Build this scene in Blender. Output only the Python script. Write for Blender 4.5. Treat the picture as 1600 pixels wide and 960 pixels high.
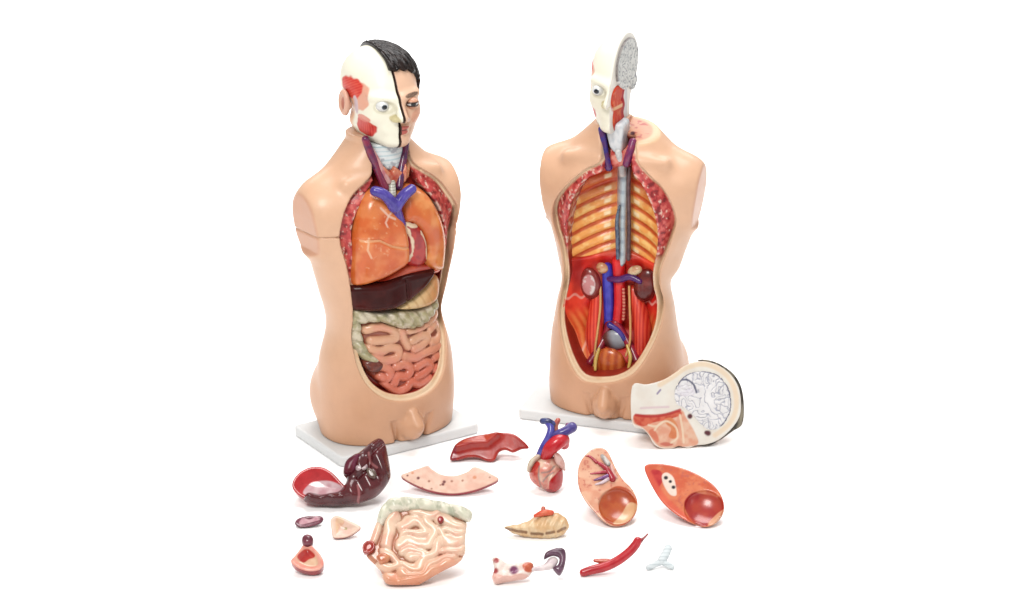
import bpy, math
import numpy as np
from mathutils import Matrix, Vector

for o in list(bpy.data.objects):
    bpy.data.objects.remove(o)
scene = bpy.context.scene
R = math.radians
rng = np.random.default_rng(7)

# ------------------------------------------------------------------ camera
PITCH = R(20)
DIST = 5.0
FOCUS = np.array([0.0, 0.0, 0.24])
HALF_W = 1600 / 770 / 2                      # half width of the view at the focus, metres
cam_data = bpy.data.cameras.new("camera")
cam_data.sensor_width = 36
cam_data.lens = 36 * DIST / (2 * HALF_W)
cam_data.clip_start = 0.1
cam_data.clip_end = 200
cam = bpy.data.objects.new("camera", cam_data)
scene.collection.objects.link(cam)
CAM = FOCUS + DIST * np.array([0, -math.cos(PITCH), math.sin(PITCH)])
cam.location = CAM
cam.rotation_euler = (math.pi / 2 - PITCH, 0, 0)
scene.camera = cam
C_R = np.array([1.0, 0, 0])
C_F = np.array([0, math.cos(PITCH), -math.sin(PITCH)])
C_U = np.array([0, math.sin(PITCH), math.cos(PITCH)])


def ray(px, py):
    """direction from the camera through a point of the 1600 x 960 photograph"""
    k = HALF_W / DIST / 800
    d = C_F + (px - 800) * k * C_R - (py - 480) * k * C_U
    return d / np.linalg.norm(d)


def hit(px, py, p0, n):
    d = ray(px, py)
    return CAM + d * (np.dot(p0 - CAM, n) / np.dot(d, n))


# ------------------------------------------------------------------ light
world = bpy.data.worlds.new("World")
scene.world = world
world.use_nodes = True
bg = world.node_tree.nodes["Background"]
bg.inputs[0].default_value = (1.0, 0.99, 0.975, 1)
bg.inputs[1].default_value = 0.62


def softbox(name, loc, target, w, h, power, col):
    ld = bpy.data.lights.new(name, 'AREA')
    ld.shape = 'RECTANGLE'
    ld.size, ld.size_y, ld.energy, ld.color = w, h, power, col
    lo = bpy.data.objects.new(name, ld)
    lo.location = loc
    lo.rotation_euler = (Vector(target) - Vector(loc)).to_track_quat('-Z', 'Y').to_euler()
    scene.collection.objects.link(lo)
    return lo


softbox("key_softbox", (-0.9, -3.2, 3.5), (0, 0, .35), 1.2, 1.4, 135, (1, .975, .94))
softbox("strip_softbox", (2.6, -3.0, 2.2), (0, 0, .3), 0.35, 1.6, 7, (1, .99, .97))
softbox("top_softbox", (.3, .5, 4.2), (0, 0, 0), 2.6, 1.7, 140, (1, 1, 1))
softbox("added_background_lamp", (0, 3.6, 3.4), (0, 4.2, 0), 6.0, 2.4, 260, (1, 1, 1))  # added lamp out of view, whitens the far floor

scene.view_settings.view_transform = 'Standard'
scene.view_settings.look = 'None'
scene.view_settings.exposure = 0.0
scene.view_settings.gamma = 1.0
scene.render.engine = 'CYCLES'
scene.cycles.max_bounces = 6

# ------------------------------------------------------------------ colour and materials
ALB = 0.60                                   # painted plastic reflects a little less than its picture value


def lin(c):
    c = np.asarray(c, dtype=np.float64) / 255.0
    return np.where(c <= 0.04045, c / 12.92, ((c + 0.055) / 1.055) ** 2.4) * ALB


def make_mat(name, rough, coat, bump, bump_scale, mottle, sss=0.0, spec=.5, gain=1.0):
    m = bpy.data.materials.new(name)
    m.use_nodes = True
    nt = m.node_tree
    p = nt.nodes["Principled BSDF"]
    at = nt.nodes.new("ShaderNodeAttribute")
    at.attribute_name = "paint"
    tc = nt.nodes.new("ShaderNodeTexCoord")
    nz = nt.nodes.new("ShaderNodeTexNoise")
    nz.inputs["Scale"].default_value = 38
    nz.inputs["Detail"].default_value = 5
    nt.links.new(tc.outputs["Object"], nz.inputs["Vector"])
    mr = nt.nodes.new("ShaderNodeMapRange")
    mr.inputs[1].default_value, mr.inputs[2].default_value = 0.25, 0.75
    mr.inputs[3].default_value, mr.inputs[4].default_value = gain * (1 - mottle), gain * (1 + mottle)
    nt.links.new(nz.outputs[0], mr.inputs[0])
    mx = nt.nodes.new("ShaderNodeVectorMath")
    mx.operation = 'SCALE'
    nt.links.new(at.outputs["Color"], mx.inputs[0])
    nt.links.new(mr.outputs[0], mx.inputs["Scale"])
    nt.links.new(mx.outputs[0], p.inputs["Base Color"])
    nb = nt.nodes.new("ShaderNodeTexNoise")
    nb.inputs["Scale"].default_value = bump_scale
    nb.inputs["Detail"].default_value = 3
    nt.links.new(tc.outputs["Object"], nb.inputs["Vector"])
    bp = nt.nodes.new("ShaderNodeBump")
    bp.inputs["Strength"].default_value = bump
    bp.inputs["Distance"].default_value = 0.002
    nt.links.new(nb.outputs[0], bp.inputs["Height"])
    nt.links.new(bp.outputs[0], p.inputs["Normal"])
    rr = nt.nodes.new("ShaderNodeMapRange")
    rr.inputs[3].default_value, rr.inputs[4].default_value = rough * .8, rough * 1.25
    nt.links.new(nz.outputs[0], rr.inputs[0])
    nt.links.new(rr.outputs[0], p.inputs["Roughness"])
    p.inputs["Specular IOR Level"].default_value = spec
    p.inputs["Coat Weight"].default_value = coat
    p.inputs["Coat Roughness"].default_value = 0.16
    if sss:
        p.inputs["Subsurface Weight"].default_value = sss
        p.inputs["Subsurface Radius"].default_value = (.006, .003, .002)
        p.inputs["Subsurface Scale"].default_value = 1.0
    return m


M_SKIN = make_mat("skin_plastic", .40, .08, .12, 160, .035, spec=.4)
M_BONE = make_mat("bone_plastic", .42, .05, .10, 120, .02, spec=.35, gain=1.10)
M_ORG = make_mat("organ_paint", .36, .15, .30, 110, .09, spec=.4)
M_WET = make_mat("glossy_organ_paint", .24, .25, .15, 60, .08, spec=.38)
M_CAV = make_mat("cavity_paint_brightened", .32, .15, .20, 90, .08, spec=.4, gain=1.4)  # colours raised to make up for the weak light inside the cavity
M_DARK = make_mat("dark_lacquer", .22, .0, .12, 60, .10, spec=.16)
M_MATT = make_mat("matt_paint", .60, .0, .35, 140, .06, spec=.15, gain=1.1)

# ------------------------------------------------------------------ distance-field toolkit


def smin(a, b, k):
    h = np.clip(0.5 + 0.5 * (b - a) / k, 0, 1)
    return b + (a - b) * h - k * h * (1 - h)


def smax(a, b, k):
    return -smin(-a, -b, k)


def ell(X, Y, Z, c, r):
    x, y, z = (X - c[0]) / r[0], (Y - c[1]) / r[1], (Z - c[2]) / r[2]
    k0 = np.sqrt(x * x + y * y + z * z)
    k1 = np.sqrt((x / r[0]) ** 2 + (y / r[1]) ** 2 + (z / r[2]) ** 2) + 1e-9
    return k0 * (k0 - 1) / k1


def cap(X, Y, Z, a, b, ra, rb):
    a, b = np.asarray(a, float), np.asarray(b, float)
    d = b - a
    h = np.clip(((X - a[0]) * d[0] + (Y - a[1]) * d[1] + (Z - a[2]) * d[2]) / max(d @ d, 1e-12), 0, 1)
    return np.sqrt((X - a[0] - h * d[0]) ** 2 + (Y - a[1] - h * d[1]) ** 2 + (Z - a[2] - h * d[2]) ** 2) - (ra + (rb - ra) * h)


def tube(X, Y, Z, pts, rad):
    f = None
    for i in range(len(pts) - 1):
        g = cap(X, Y, Z, pts[i], pts[i + 1], rad[i], rad[i + 1])
        f = g if f is None else np.minimum(f, g)
    return f


def spline(pts, n=6, closed=False):
    """Catmull-Rom through the points (any dimension)"""
    P = np.asarray(pts, float)
    N = len(P)
    out = []
    for i in range(N if closed else N - 1):
        if closed:
            p0, p1, p2, p3 = P[i - 1], P[i], P[(i + 1) % N], P[(i + 2) % N]
        else:
            p0, p1, p2, p3 = P[max(i - 1, 0)], P[i], P[i + 1], P[min(i + 2, N - 1)]
        for j in range(n):
            t = j / n
            out.append(.5 * (2 * p1 + (p2 - p0) * t + (2 * p0 - 5 * p1 + 4 * p2 - p3) * t * t + (3 * p1 - p0 - 3 * p2 + p3) * t ** 3))
    if not closed:
        out.append(P[-1])
    return np.array(out)


def poly2(U, V, poly):
    """signed distance to a closed outline, negative inside"""
    d = None
    s = None
    n = len(poly)
    for i in range(n):
        ax, ay = poly[i]
        bx, by = poly[(i + 1) % n]
        ex, ey = bx - ax, by - ay
        wx, wy = U - ax, V - ay
        h = np.clip((wx * ex + wy * ey) / max(ex * ex + ey * ey, 1e-14), 0, 1)
        q = (wx - ex * h) ** 2 + (wy - ey * h) ** 2
        c = ((ay <= V) & (by > V)) | ((by <= V) & (ay > V))
        x = ax + (V - ay) * ex / (ey if abs(ey) > 1e-14 else 1e-14)
        cr = c & (U < x)
        d = q if d is None else np.minimum(d, q)
        s = cr if s is None else s ^ cr
    d = np.sqrt(d)
    return np.where(s, -d, d)


def line2(U, V, pts):
    """distance to an open line in the plane"""
    d = None
    for i in range(len(pts) - 1):
        ax, ay = pts[i]
        ex, ey = pts[i + 1][0] - ax, pts[i + 1][1] - ay
        h = np.clip(((U - ax) * ex + (V - ay) * ey) / max(ex * ex + ey * ey, 1e-14), 0, 1)
        q = (U - ax - ex * h) ** 2 + (V - ay - ey * h) ** 2
        d = q if d is None else np.minimum(d, q)
    return np.sqrt(d)


def noise(P, scale, seed=0):
    """smooth value noise in 0..1 at points P (n,3)"""
    q = np.asarray(P, float) / scale + seed * 17.31 + 1000
    i = np.floor(q).astype(np.int64)
    f = q - i
    f = f * f * (3 - 2 * f)
    out = 0
    for a in (0, 1):
        for b in (0, 1):
            for c in (0, 1):
                h = ((i[:, 0] + a) * 73856093) ^ ((i[:, 1] + b) * 19349663) ^ ((i[:, 2] + c) * 83492791)
                h = (h * 2654435761) & 0xFFFFFFFF
                h = ((h ^ (h >> 15)) * 2246822519) & 0xFFFFFFFF
                h = ((h ^ (h >> 13)) & 0xFFFF) / 65535.0
                w = (f[:, 0] if a else 1 - f[:, 0]) * (f[:, 1] if b else 1 - f[:, 1]) * (f[:, 2] if c else 1 - f[:, 2])
                out = out + w * h
    return out


def fbm(P, scale, seed=0):
    return (noise(P, scale, seed) + .5 * noise(P, scale / 2, seed + 1) + .25 * noise(P, scale / 4, seed + 2)) / 1.75


def surface_nets(F, lo, res):
    for ax in range(3):
        sl = [slice(None)] * 3
        for e in (0, -1):
            sl[ax] = e
            F[tuple(sl)] = np.maximum(F[tuple(sl)], res * .3)
    S = F < 0
    cnt = np.zeros(tuple(n - 1 for n in F.shape), np.uint8)
    cor = [(a, b, c) for a in (0, 1) for b in (0, 1) for c in (0, 1)]
    nx, ny, nz = cnt.shape
    for a, b, c in cor:
        cnt += S[a:a + nx, b:b + ny, c:c + nz]
    act = (cnt > 0) & (cnt < 8)
    idx = np.argwhere(act)
    vid = np.full(cnt.shape, -1, np.int32)
    vid[act] = np.arange(len(idx), dtype=np.int32)
    vals = [F[idx[:, 0] + a, idx[:, 1] + b, idx[:, 2] + c] for a, b, c in cor]
    acc = np.zeros((len(idx), 3))
    num = np.zeros(len(idx))
    for p in range(8):
        for q in range(p + 1, 8):
            cp, cq = np.array(cor[p], float), np.array(cor[q], float)
            if abs(cp - cq).sum() != 1:
                continue
            a, b = vals[p], vals[q]
            m = (a < 0) != (b < 0)
            t = a[m] / (a[m] - b[m])
            acc[m] += cp + t[:, None] * (cq - cp)
            num[m] += 1
    V = np.asarray(lo) + res * (idx + acc / num[:, None])
    faces = []
    for ax in range(3):
        b, c = (ax + 1) % 3, (ax + 2) % 3
        s0 = [slice(None)] * 3
        s1 = [slice(None)] * 3
        s0[ax], s1[ax] = slice(0, -1), slice(1, None)
        A, B = S[tuple(s0)], S[tuple(s1)]
        e = np.argwhere(A != B)
        e = e[(e[:, b] > 0) & (e[:, c] > 0) & (e[:, b] < F.shape[b] - 1) & (e[:, c] < F.shape[c] - 1)]
        fl = A[e[:, 0], e[:, 1], e[:, 2]]
        q = []
        for db, dc in ((-1, -1), (0, -1), (0, 0), (-1, 0)):
            k = e.copy()
            k[:, b] += db
            k[:, c] += dc
            q.append(vid[k[:, 0], k[:, 1], k[:, 2]])
        q = np.stack(q, 1)
        q[~fl] = q[~fl][:, ::-1]
        faces.append(q)
    return V, np.concatenate(faces)


def link_mesh(name, V, Q, col, mat, parent=None, loc=(0, 0, 0), rotz=0.0):
    me = bpy.data.meshes.new(name)
    me.vertices.add(len(V))
    me.vertices.foreach_set("co", np.ascontiguousarray(V, np.float32).ravel())
    n = len(Q)
    me.loops.add(n * 4)
    me.loops.foreach_set("vertex_index", np.ascontiguousarray(Q, np.int32).ravel())
    me.polygons.add(n)
    me.polygons.foreach_set("loop_start", np.arange(0, n * 4, 4, dtype=np.int32))
    me.polygons.foreach_set("loop_total", np.full(n, 4, np.int32))
    me.update(calc_edges=True)
    me.polygons.foreach_set("use_smooth", np.ones(n, bool))
    at = me.color_attributes.new("paint", 'FLOAT_COLOR', 'POINT')
    c4 = np.ones((len(V), 4), np.float32)
    c4[:, :3] = np.clip(col, 0.001, 0.95)
    at.data.foreach_set("color", c4.ravel())
    me.materials.append(mat)
    o = bpy.data.objects.new(name, me)
    scene.collection.objects.link(o)
    if parent is not None:
        o.parent = parent
    o.location = loc
    o.rotation_euler = (0, 0, rotz)
    return o


def solid(name, f, lo, hi, res, paint, mat, parent=None, loc=(0, 0, 0), rotz=0.0, relax=1):
    """mesh the zero surface of f(X,Y,Z) inside a box; paint is a colour or a function of the vertices"""
    lo, hi = np.asarray(lo, float) - 2 * res, np.asarray(hi, float) + 2 * res
    n = np.ceil((hi - lo) / res).astype(int) + 1
    X = (lo[0] + res * np.arange(n[0])).astype(np.float32)[:, None, None]
    Y = (lo[1] + res * np.arange(n[1])).astype(np.float32)[None, :, None]
    Z = (lo[2] + res * np.arange(n[2])).astype(np.float32)[None, None, :]
    F = np.array(np.broadcast_to(f(X, Y, Z), tuple(n)), np.float32)
    V, Q = surface_nets(F, lo, res)
    for _ in range(relax):
        qi = Q.ravel()
        nb = np.roll(Q, -1, axis=1).ravel()
        c = np.bincount(qi, minlength=len(V))
        s = np.stack([np.bincount(qi, weights=V[nb, a], minlength=len(V)) for a in range(3)], 1)
        V = V * .5 + .5 * s / c[:, None]
    col = paint(V) if callable(paint) else np.tile(lin(paint), (len(V), 1))
    return link_mesh(name, V, Q, col, mat, parent, loc, rotz)


def mix(A, B, t):
    t = np.clip(t, 0, 1)
    return A * (1 - t[:, None]) + B * t[:, None]


def step(a, b, x):
    t = np.clip((x - a) / (b - a), 0, 1)
    return t * t * (3 - 2 * t)


def flat(n, c):
    return np.tile(lin(c), (n, 1))


def empty(name, label, cat, M):
    o = bpy.data.objects.new(name, None)
    o.empty_display_size = .05
    scene.collection.objects.link(o)
    o.matrix_world = M
    o["label"], o["category"] = label, cat
    return o

# ------------------------------------------------------------------ the white table
def build_floor():
    me = bpy.data.meshes.new("floor")
    me.from_pydata([(-14, -9, 0), (14, -9, 0), (14, 22, 0), (-14, 22, 0)], [], [(0, 1, 2, 3)])
    m = bpy.data.materials.new("white_sweep")
    m.use_nodes = True
    p = m.node_tree.nodes["Principled BSDF"]
    nz = m.node_tree.nodes.new("ShaderNodeTexNoise")
    nz.inputs["Scale"].default_value = 3
    cr = m.node_tree.nodes.new("ShaderNodeValToRGB")
    cr.color_ramp.elements[0].color = (.93, .93, .93, 1)
    cr.color_ramp.elements[1].color = (.95, .95, .95, 1)
    m.node_tree.links.new(nz.outputs[0], cr.inputs[0])
    m.node_tree.links.new(cr.outputs[0], p.inputs["Base Color"])
    p.inputs["Roughness"].default_value = .8
    p.inputs["Specular IOR Level"].default_value = .1
    me.materials.append(m)
    o = bpy.data.objects.new("floor", me)
    scene.collection.objects.link(o)
    o["kind"] = "structure"
    o["label"] = "seamless white studio floor under both models"


build_floor()

# ------------------------------------------------------------------ the two torsos
PLATE = 0.022
SKIN, SKIN_D, RIM = (239, 191, 156), (229, 167, 124), (255, 222, 184)
MUSC, FAT, RED = (204, 66, 66), (248, 196, 176), (178, 34, 24)


class Frame:
    """a torso's own axes: x to its left, y to its back, z up from the plate top"""

    def __init__(self, px, py, yaw):
        p = hit(px, py, np.array([0, 0, PLATE]), np.array([0, 0, 1.0]))
        self.o = p
        self.yaw = R(yaw)
        c, s = math.cos(self.yaw), math.sin(self.yaw)
        self.ex, self.ey = np.array([c, s, 0]), np.array([-s, c, 0])
        self.M = Matrix.Translation((p[0], p[1], 0)) @ Matrix.Rotation(self.yaw, 4, 'Z')

    def xz(self, px, py, y):
        h = hit(px, py, self.o + self.ey * y, self.ey) - self.o
        return np.array([h @ self.ex, h[2]])

    def xzs(self, pts, y):
        return np.array([self.xz(a, b, y) for a, b in pts])

    def p3(self, px, py, y):
        a = self.xz(px, py, y)
        return np.array([a[0], y, a[1]])

    def p3s(self, pts, y=None):
        return np.array([self.p3(p[0], p[1], y if len(p) < 3 else p[2]) for p in pts])


class Body:
    def __init__(self, knots, sh, cut, neck_r, cut_left=0.0, sway=0.0):
        k = spline(knots, 10)
        self.sw = sway                       # how far the waist leans to the torso's right
        self.k, self.sh, self.cut, self.nr, self.cl = k, sh, cut, neck_r, cut_left

    def ring(self, Z):
        k = self.k
        z = np.clip(Z, k[0, 0], k[-1, 0])
        return np.interp(z, k[:, 0], k[:, 1]), np.interp(z, k[:, 0], k[:, 2]), np.interp(z, k[:, 0], k[:, 3])

    def trunk(self, X, Y, Z):
        a, b, y0 = self.ring(Z)
        X = X - self.sw * np.interp(Z, [.08, .16, .28, .36], [0, 1, 1, 0])
        p = 2.25
        r = ((np.abs(X) / a) ** p + (np.abs(Y - y0) / b) ** p) ** (1 / p)
        return (r - 1) * np.minimum(a, b)

    def front(self, X, Z, inset=0.0):
        """y of the body's front surface"""
        a, b, y0 = self.ring(Z)
        p = 2.25
        return y0 - b * np.clip(1 - (np.abs(X) / a) ** p, 0, 1) ** (1 / p) + inset

    def __call__(self, X, Y, Z):
        f = self.trunk(X, Y, Z)
        ax = np.abs(X)
        sx, sz, sr = self.sh
        f = smin(f, ell(ax, Y, Z, (sx, .012, sz), (sr, sr * .98, sr * 1.22)), .035)
        f = smin(f, cap(ax, Y, Z, (sx * .95, .010, sz), (sx * 1.05, .010, sz - .030), sr * .86, sr * .72), .03)
        f = smin(f, cap(ax, Y, Z, (.020, .026, .552), (sx * .92, .018, .496), .027, .030), .03)
        f = smin(f, cap(X, Y, Z, (0, .020, .50), (.010, .018, .65), self.nr, self.nr * .70), .022)
        f = smin(f, cap(ax, Y, Z, (sx * .93, .018, .44), (.096, .012, .315), .030, .022), .03)
        # collar bones, buttocks, thigh creases
        f = smin(f, cap(ax, Y, Z, (.03, -.050, .538), (.10, -.040, .534), .006, .004), .03)
        f = smin(f, ell(ax, Y, Z, (.062, .062, .07), (.07, .06, .075)), .03)
        g = np.maximum(np.maximum(np.abs(ax - .029 - .22 * Z) - .0030, Z - .046 + 0 * ax), Y + .090 + .30 * (Z - .02))
        f = smax(f, -g, .012)
        # genital of the plastic torso
        f = smin(f, ell(X, Y, Z, (0, -.098, .032), (.026, .028, .029)), .006)
        f = smin(f, cap(X, Y, Z, (0, -.104, .060), (.002, -.122, .036), .0115, .0125), .006)
        # flat cut faces where the arms came off, flat foot
        t = np.interp(Z, [.30, .36, .40, .47, .6], [.12, .02, -.010, 0, .010])
        f = smax(f, ax - (self.cut + t + self.cl * (X > 0)), .005)
        f = smax(f, -Z, .004)
        return f


def shell(bd, name, o1, o2, t_rim, yb, parent, extra=None, paint=None, top=.66):
    O1, O2 = o1, o2

    def f(X, Y, Z):
        b = bd(X, Y, Z)
        d1 = poly2(X[:, :, 0:1][:, 0], Z[0], O1)[:, None, :]
        d2 = poly2(X[:, :, 0:1][:, 0], Z[0], O2)[:, None, :]
        t = t_rim(Z)
        w = smax(smax(d1, Y - .03, .006), -(b + t), .004)
        v = smax(d2, Y - np.interp(Z, [.53, .57], [yb, .004]), .01)
        g = smax(b, -w, .004)
        g = smax(g, -v, .004)
        if extra is not None:
            g = extra(g, X, Y, Z)
        return np.maximum(g, Z - top)
    return solid(name, f, (-.235, -.15, 0), (.235, .135, top), .0023, paint, M_SKIN, parent, (0, 0, PLATE))


def slab(name, fr, outline, yf, yb, k, paint, mat, parent, dome=0.0, dr=.02, relief=None, res=.0016, n=5, loc=(0, 0, PLATE), rotz=0, raw=False, pad=.0):
    """organ cut from an outline in the torso's x-z plane; yf(x,z) is its front surface"""
    P = spline(outline, n, True) if not raw else np.asarray(outline)
    lo2, hi2 = P.min(0), P.max(0)

    def f(X, Y, Z):
        U, V = X[:, 0], Z[0]
        d = poly2(U, V, P)
        y = yf(U, V) if callable(yf) else yf + 0 * d
        if dome:
            y = y - dome * (1 - np.clip(1 + d / dr, 0, 1) ** 2)
        if relief is not None:
            y = y - relief(U, V, d)
        g = smax(d[:, None, :] + 0 * Y, (y[:, None, :] - Y) * .8, k)
        return smax(g, Y - yb, .004)
    uu = np.linspace(lo2[0], hi2[0], 40)[:, None]
    vv = np.linspace(lo2[1], hi2[1], 40)[None]
    y0 = (yf(uu, vv) if callable(yf) else np.full((40, 40), yf)).min() - dome - .014
    return solid(name, f, (lo2[0] - .002, y0 - pad, lo2[1] - .002), (hi2[0] + .002, yb + .002, hi2[1] + .002), res, paint, mat, parent, loc, rotz)


def pipe(name, pts, rad, paint, mat, parent, res=.0014, loc=(0, 0, PLATE), n=6, flatten=None):
    P = spline(np.c_[np.asarray(pts, float), np.full(len(pts), rad) if np.isscalar(rad) else rad], n)
    lo, hi = (P[:, :3] - P[:, 3:]).min(0), (P[:, :3] + P[:, 3:]).max(0)
    return solid(name, lambda X, Y, Z: tube(X, Y, Z, P[:, :3], P[:, 3]), lo, hi, res, paint, mat, parent, loc)


# ---- heads -------------------------------------------------------------
def head_core(X, Y, Z, grow=0.0, ear=True, lips=True):
    ax = np.abs(X)
    f = ell(X, Y, Z, (0, .022, .138), (.073, .090, .083))
    f = smin(f, ell(X, Y, Z, (0, -.022, .082), (.063, .066, .092)), .02)
    f = smin(f, cap(ax, Y, Z, (.046, .012, .045), (.012, -.062, .014), .017, .016), .022)
    f = smin(f, ell(X, Y, Z, (0, -.072, .014), (.022, .019, .016)), .015)
    f = smin(f, cap(ax, Y, Z, (.010, -.082, .118), (.046, -.060, .122), .008, .007), .016)
    f = smin(f, ell(ax, Y, Z, (.036, -.056, .078), (.016, .016, .018)), .02)
    f = smax(f, -ell(ax, Y, Z, (.031, -.094, .103), (.017, .018, .012)), .010)
    f = smin(f, cap(X, Y, Z, (0, -.084, .112), (0, -.104, .076), .0065, .0105), .010)
    f = smin(f, ell(ax, Y, Z, (.011, -.092, .071), (.008, .010, .0075)), .007)
    if lips:
        f = smin(f, ell(X, Y, Z, (0, -.083, .049), (.022, .0115, .006)), .005)
        f = smin(f, ell(X, Y, Z, (0, -.082, .037), (.019, .0115, .007)), .005)
        f = smax(f, -cap(ax, Y, Z, (0, -.099, .0432), (.022, -.086, .0425), .0016, .001), .002)
    else:
        f = smin(f, ell(X, Y, Z, (0, -.070, .043), (.030, .020, .022)), .012)
    return f - grow


def ear_f(X, Y, Z, s):
    x = X - s * .076
    d = ell(x, Y, Z, (0, .014, .092), (.010, .021, .033))
    d = smax(d, -ell(x, Y, Z, (s * .010, .012, .094), (.010, .013, .022)), .004)
    d = smin(d, ell(x, Y, Z, (-s * .004, .002, .088), (.008, .006, .010)), .004)
    return d


def eye_paint(c, s, iris=(70, 84, 100)):
    def p(V):
        d = V - np.asarray(c)
        d /= np.linalg.norm(d, axis=1)[:, None]
        a = np.degrees(np.arccos(np.clip(d @ (np.array([s[0], -1, s[1]]) / np.linalg.norm([s[0], -1, s[1]])), -1, 1)))
        col = flat(len(V), (240, 240, 238))
        col = mix(col, flat(len(V), iris), 1 - step(25, 29, a))
        return mix(col, flat(len(V), (14, 12, 14)), 1 - step(17, 20, a))
    return p


def eyeball(c, r, parent, look=(.0, .0), iris=(70, 84, 100)):
    return solid("eyeball", lambda X, Y, Z: ell(X, Y, Z, c, (r, r, r)), np.array(c) - r, np.array(c) + r, .0011, eye_paint(c, look, iris), M_WET, parent)


def blob(V, c, r, warp=0.0):
    """1 inside an ellipsoid, fading at its border"""
    V = V + .009 * (np.stack([noise(V, .012, 40), noise(V, .012, 41), noise(V, .012, 42)], 1) - .5) * warp
    q = np.sqrt((((V - np.asarray(c)) / np.asarray(r)) ** 2).sum(1))
    return 1 - step(.9, 1.08, q)


def skull_paint(cutface=False):
    def p(V):
        x, y, z = V.T
        n = len(V)
        w = (noise(V, .008, 3) - .5) * .5
        col = flat(n, (250, 246, 226))
        # greyer ring around the eye socket, ochre patch by the nose
        col = mix(col, flat(n, (214, 206, 176)), .55 * blob(V, (-.031, -.09, .100), (.026, .03, .017)) * (1 - blob(V, (-.031, -.09, .100), (.018, .03, .010))))
        col = mix(col, flat(n, (206, 190, 130)), .8 * blob(V, (-.006, -.092, .074), (.016, .02, .010)))
        # chewing muscles
        tm = blob(V, (-.066, -.004, .134), (.05, .036 , .027), 1)
        col = mix(col, flat(n, (238, 176, 150)), blob(V, (-.064, -.036, .118), (.04, .024, .034), 1.2))
        col = mix(col, mix(flat(n, (214, 44, 34)), flat(n, (238, 96, 74)), w + .3 * np.sin(z * 900 + y * 500) + .4), tm)
        col = mix(col, flat(n, (222, 200, 205)), blob(V, (-.07, -.018, .094), (.03, .010, .024)))
        col = mix(col, mix(flat(n, (196, 30, 30)), flat(n, (232, 92, 76)), w + .3 * np.sin(y * 1100 + z * 300) + .4), blob(V, (-.054, -.040, .044), (.03, .028, .024), 1.2))
        col = mix(col, flat(n, (226, 120, 100)), blob(V, (-.06, -.044, .068), (.03, .022, .009)) * .85)
        # skin of the nape and behind the ear
        sk = step(-.008, .004, y + .25 * (z - .06) - .0 * x) * (1 - step(.104, .110, z)) * (x < -.004)
        if not cutface:
            sk = np.maximum(sk, step(.006, -.002, z) * (y > -.03))
            col = mix(col, flat(n, SKIN), sk)
        else:
            cf = step(-.0022, -.0006, x)
            dz, dy = z, y
            cc = flat(n, (244, 238, 226))
            # nose and mouth cavity, throat
            cc = mix(cc, flat(n, (216, 78, 44)), blob(V * [0, 1, 1], (0, -.044, .076), (1, .042, .032)))
            cc = mix(cc, flat(n, (200, 56, 40)), blob(V * [0, 1, 1], (0, -.034, .030), (1, .036, .040)))
            cc = mix(cc, flat(n, (186, 40, 36)), blob(V * [0, 1, 1], (0, -.006, .035), (1, .008, .075)))
            cc = mix(cc, flat(n, (236, 170, 140)), blob(V * [0, 1, 1], (0, -.050, .056), (1, .028, .005)))
            cc = mix(cc, flat(n, (206, 202, 204)), blob(V * [0, 1, 1], (0, .022, .02), (1, .012, .09)))
            cc = mix(cc, flat(n, (110, 74, 60)), blob(V * [0, 1, 1], (0, .095, .16), (1, .012, .045)) * .0)
            col = mix(col, cc, cf)
        return col
    return p


def face_paint(V):
    x, y, z = V.T
    n = len(V)
    col = flat(n, (246, 200, 168))
    col = mix(col, flat(n, (236, 150, 120)), .5 * blob(V, (.042, -.062, .07), (.022, .03, .020)))
    lip = np.maximum(blob(V, (0, -.092, .0485), (.021, .02, .0052)), blob(V, (0, -.092, .0375), (.018, .02, .0058)))
    col = mix(col, flat(n, (206, 104, 92)), lip)
    col = mix(col, flat(n, (110, 40, 36)), blob(V, (0, -.092, .0431), (.021, .03, .0014)) * .9)
    brow = blob(V, (.031, -.08, .1235 ), (.020, .03, .0056))
    col = mix(col, flat(n, (70, 44, 32)), brow * (.6 + .4 * noise(V, .002, 5)))
    col = mix(col, flat(n, (120, 70, 50)), .85 * blob(V, (.031, -.09, .105), (.0165, .03, .0095)))
    col = mix(col, flat(n, (206, 140, 112)), .7 * blob(V, (.014, -.09, .076), (.006, .03, .018)))  # shading beside the nose, painted in
    col = mix(col, flat(n, (120, 60, 48)), blob(V, (.008, -.099, .0655), (.0038, .012, .0026)))
    return mix(col, flat(n, (70, 42, 32)), (x < .0026) * 1.0)


def hairline(X, Y):
    zf = .168 - .010 * np.clip((np.abs(X) - .02) / .04, 0, 1)
    return np.interp(Y, [-.2, -.072, -.05, -.030, -.012, .012, .03, .06, .2], [.188, .188, .174, .146, .092, .110, .070, .045, .045])




def plate(name, parent, w, d):
    def f(X, Y, Z):
        qx, qy = np.abs(X) - w / 2 + .012, np.abs(Y) - d / 2 + .012
        r = np.sqrt(np.maximum(qx, 0) ** 2 + np.maximum(qy, 0) ** 2) + np.minimum(np.maximum(qx, qy), 0) - .012
        return smax(r + 0 * Z, np.abs(Z - PLATE / 2) - PLATE / 2, .005)
    return solid(name, f, (-w / 2, -d / 2, 0), (w / 2, d / 2, PLATE - .0004), .002, (236, 238, 238), M_BONE, parent)


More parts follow.
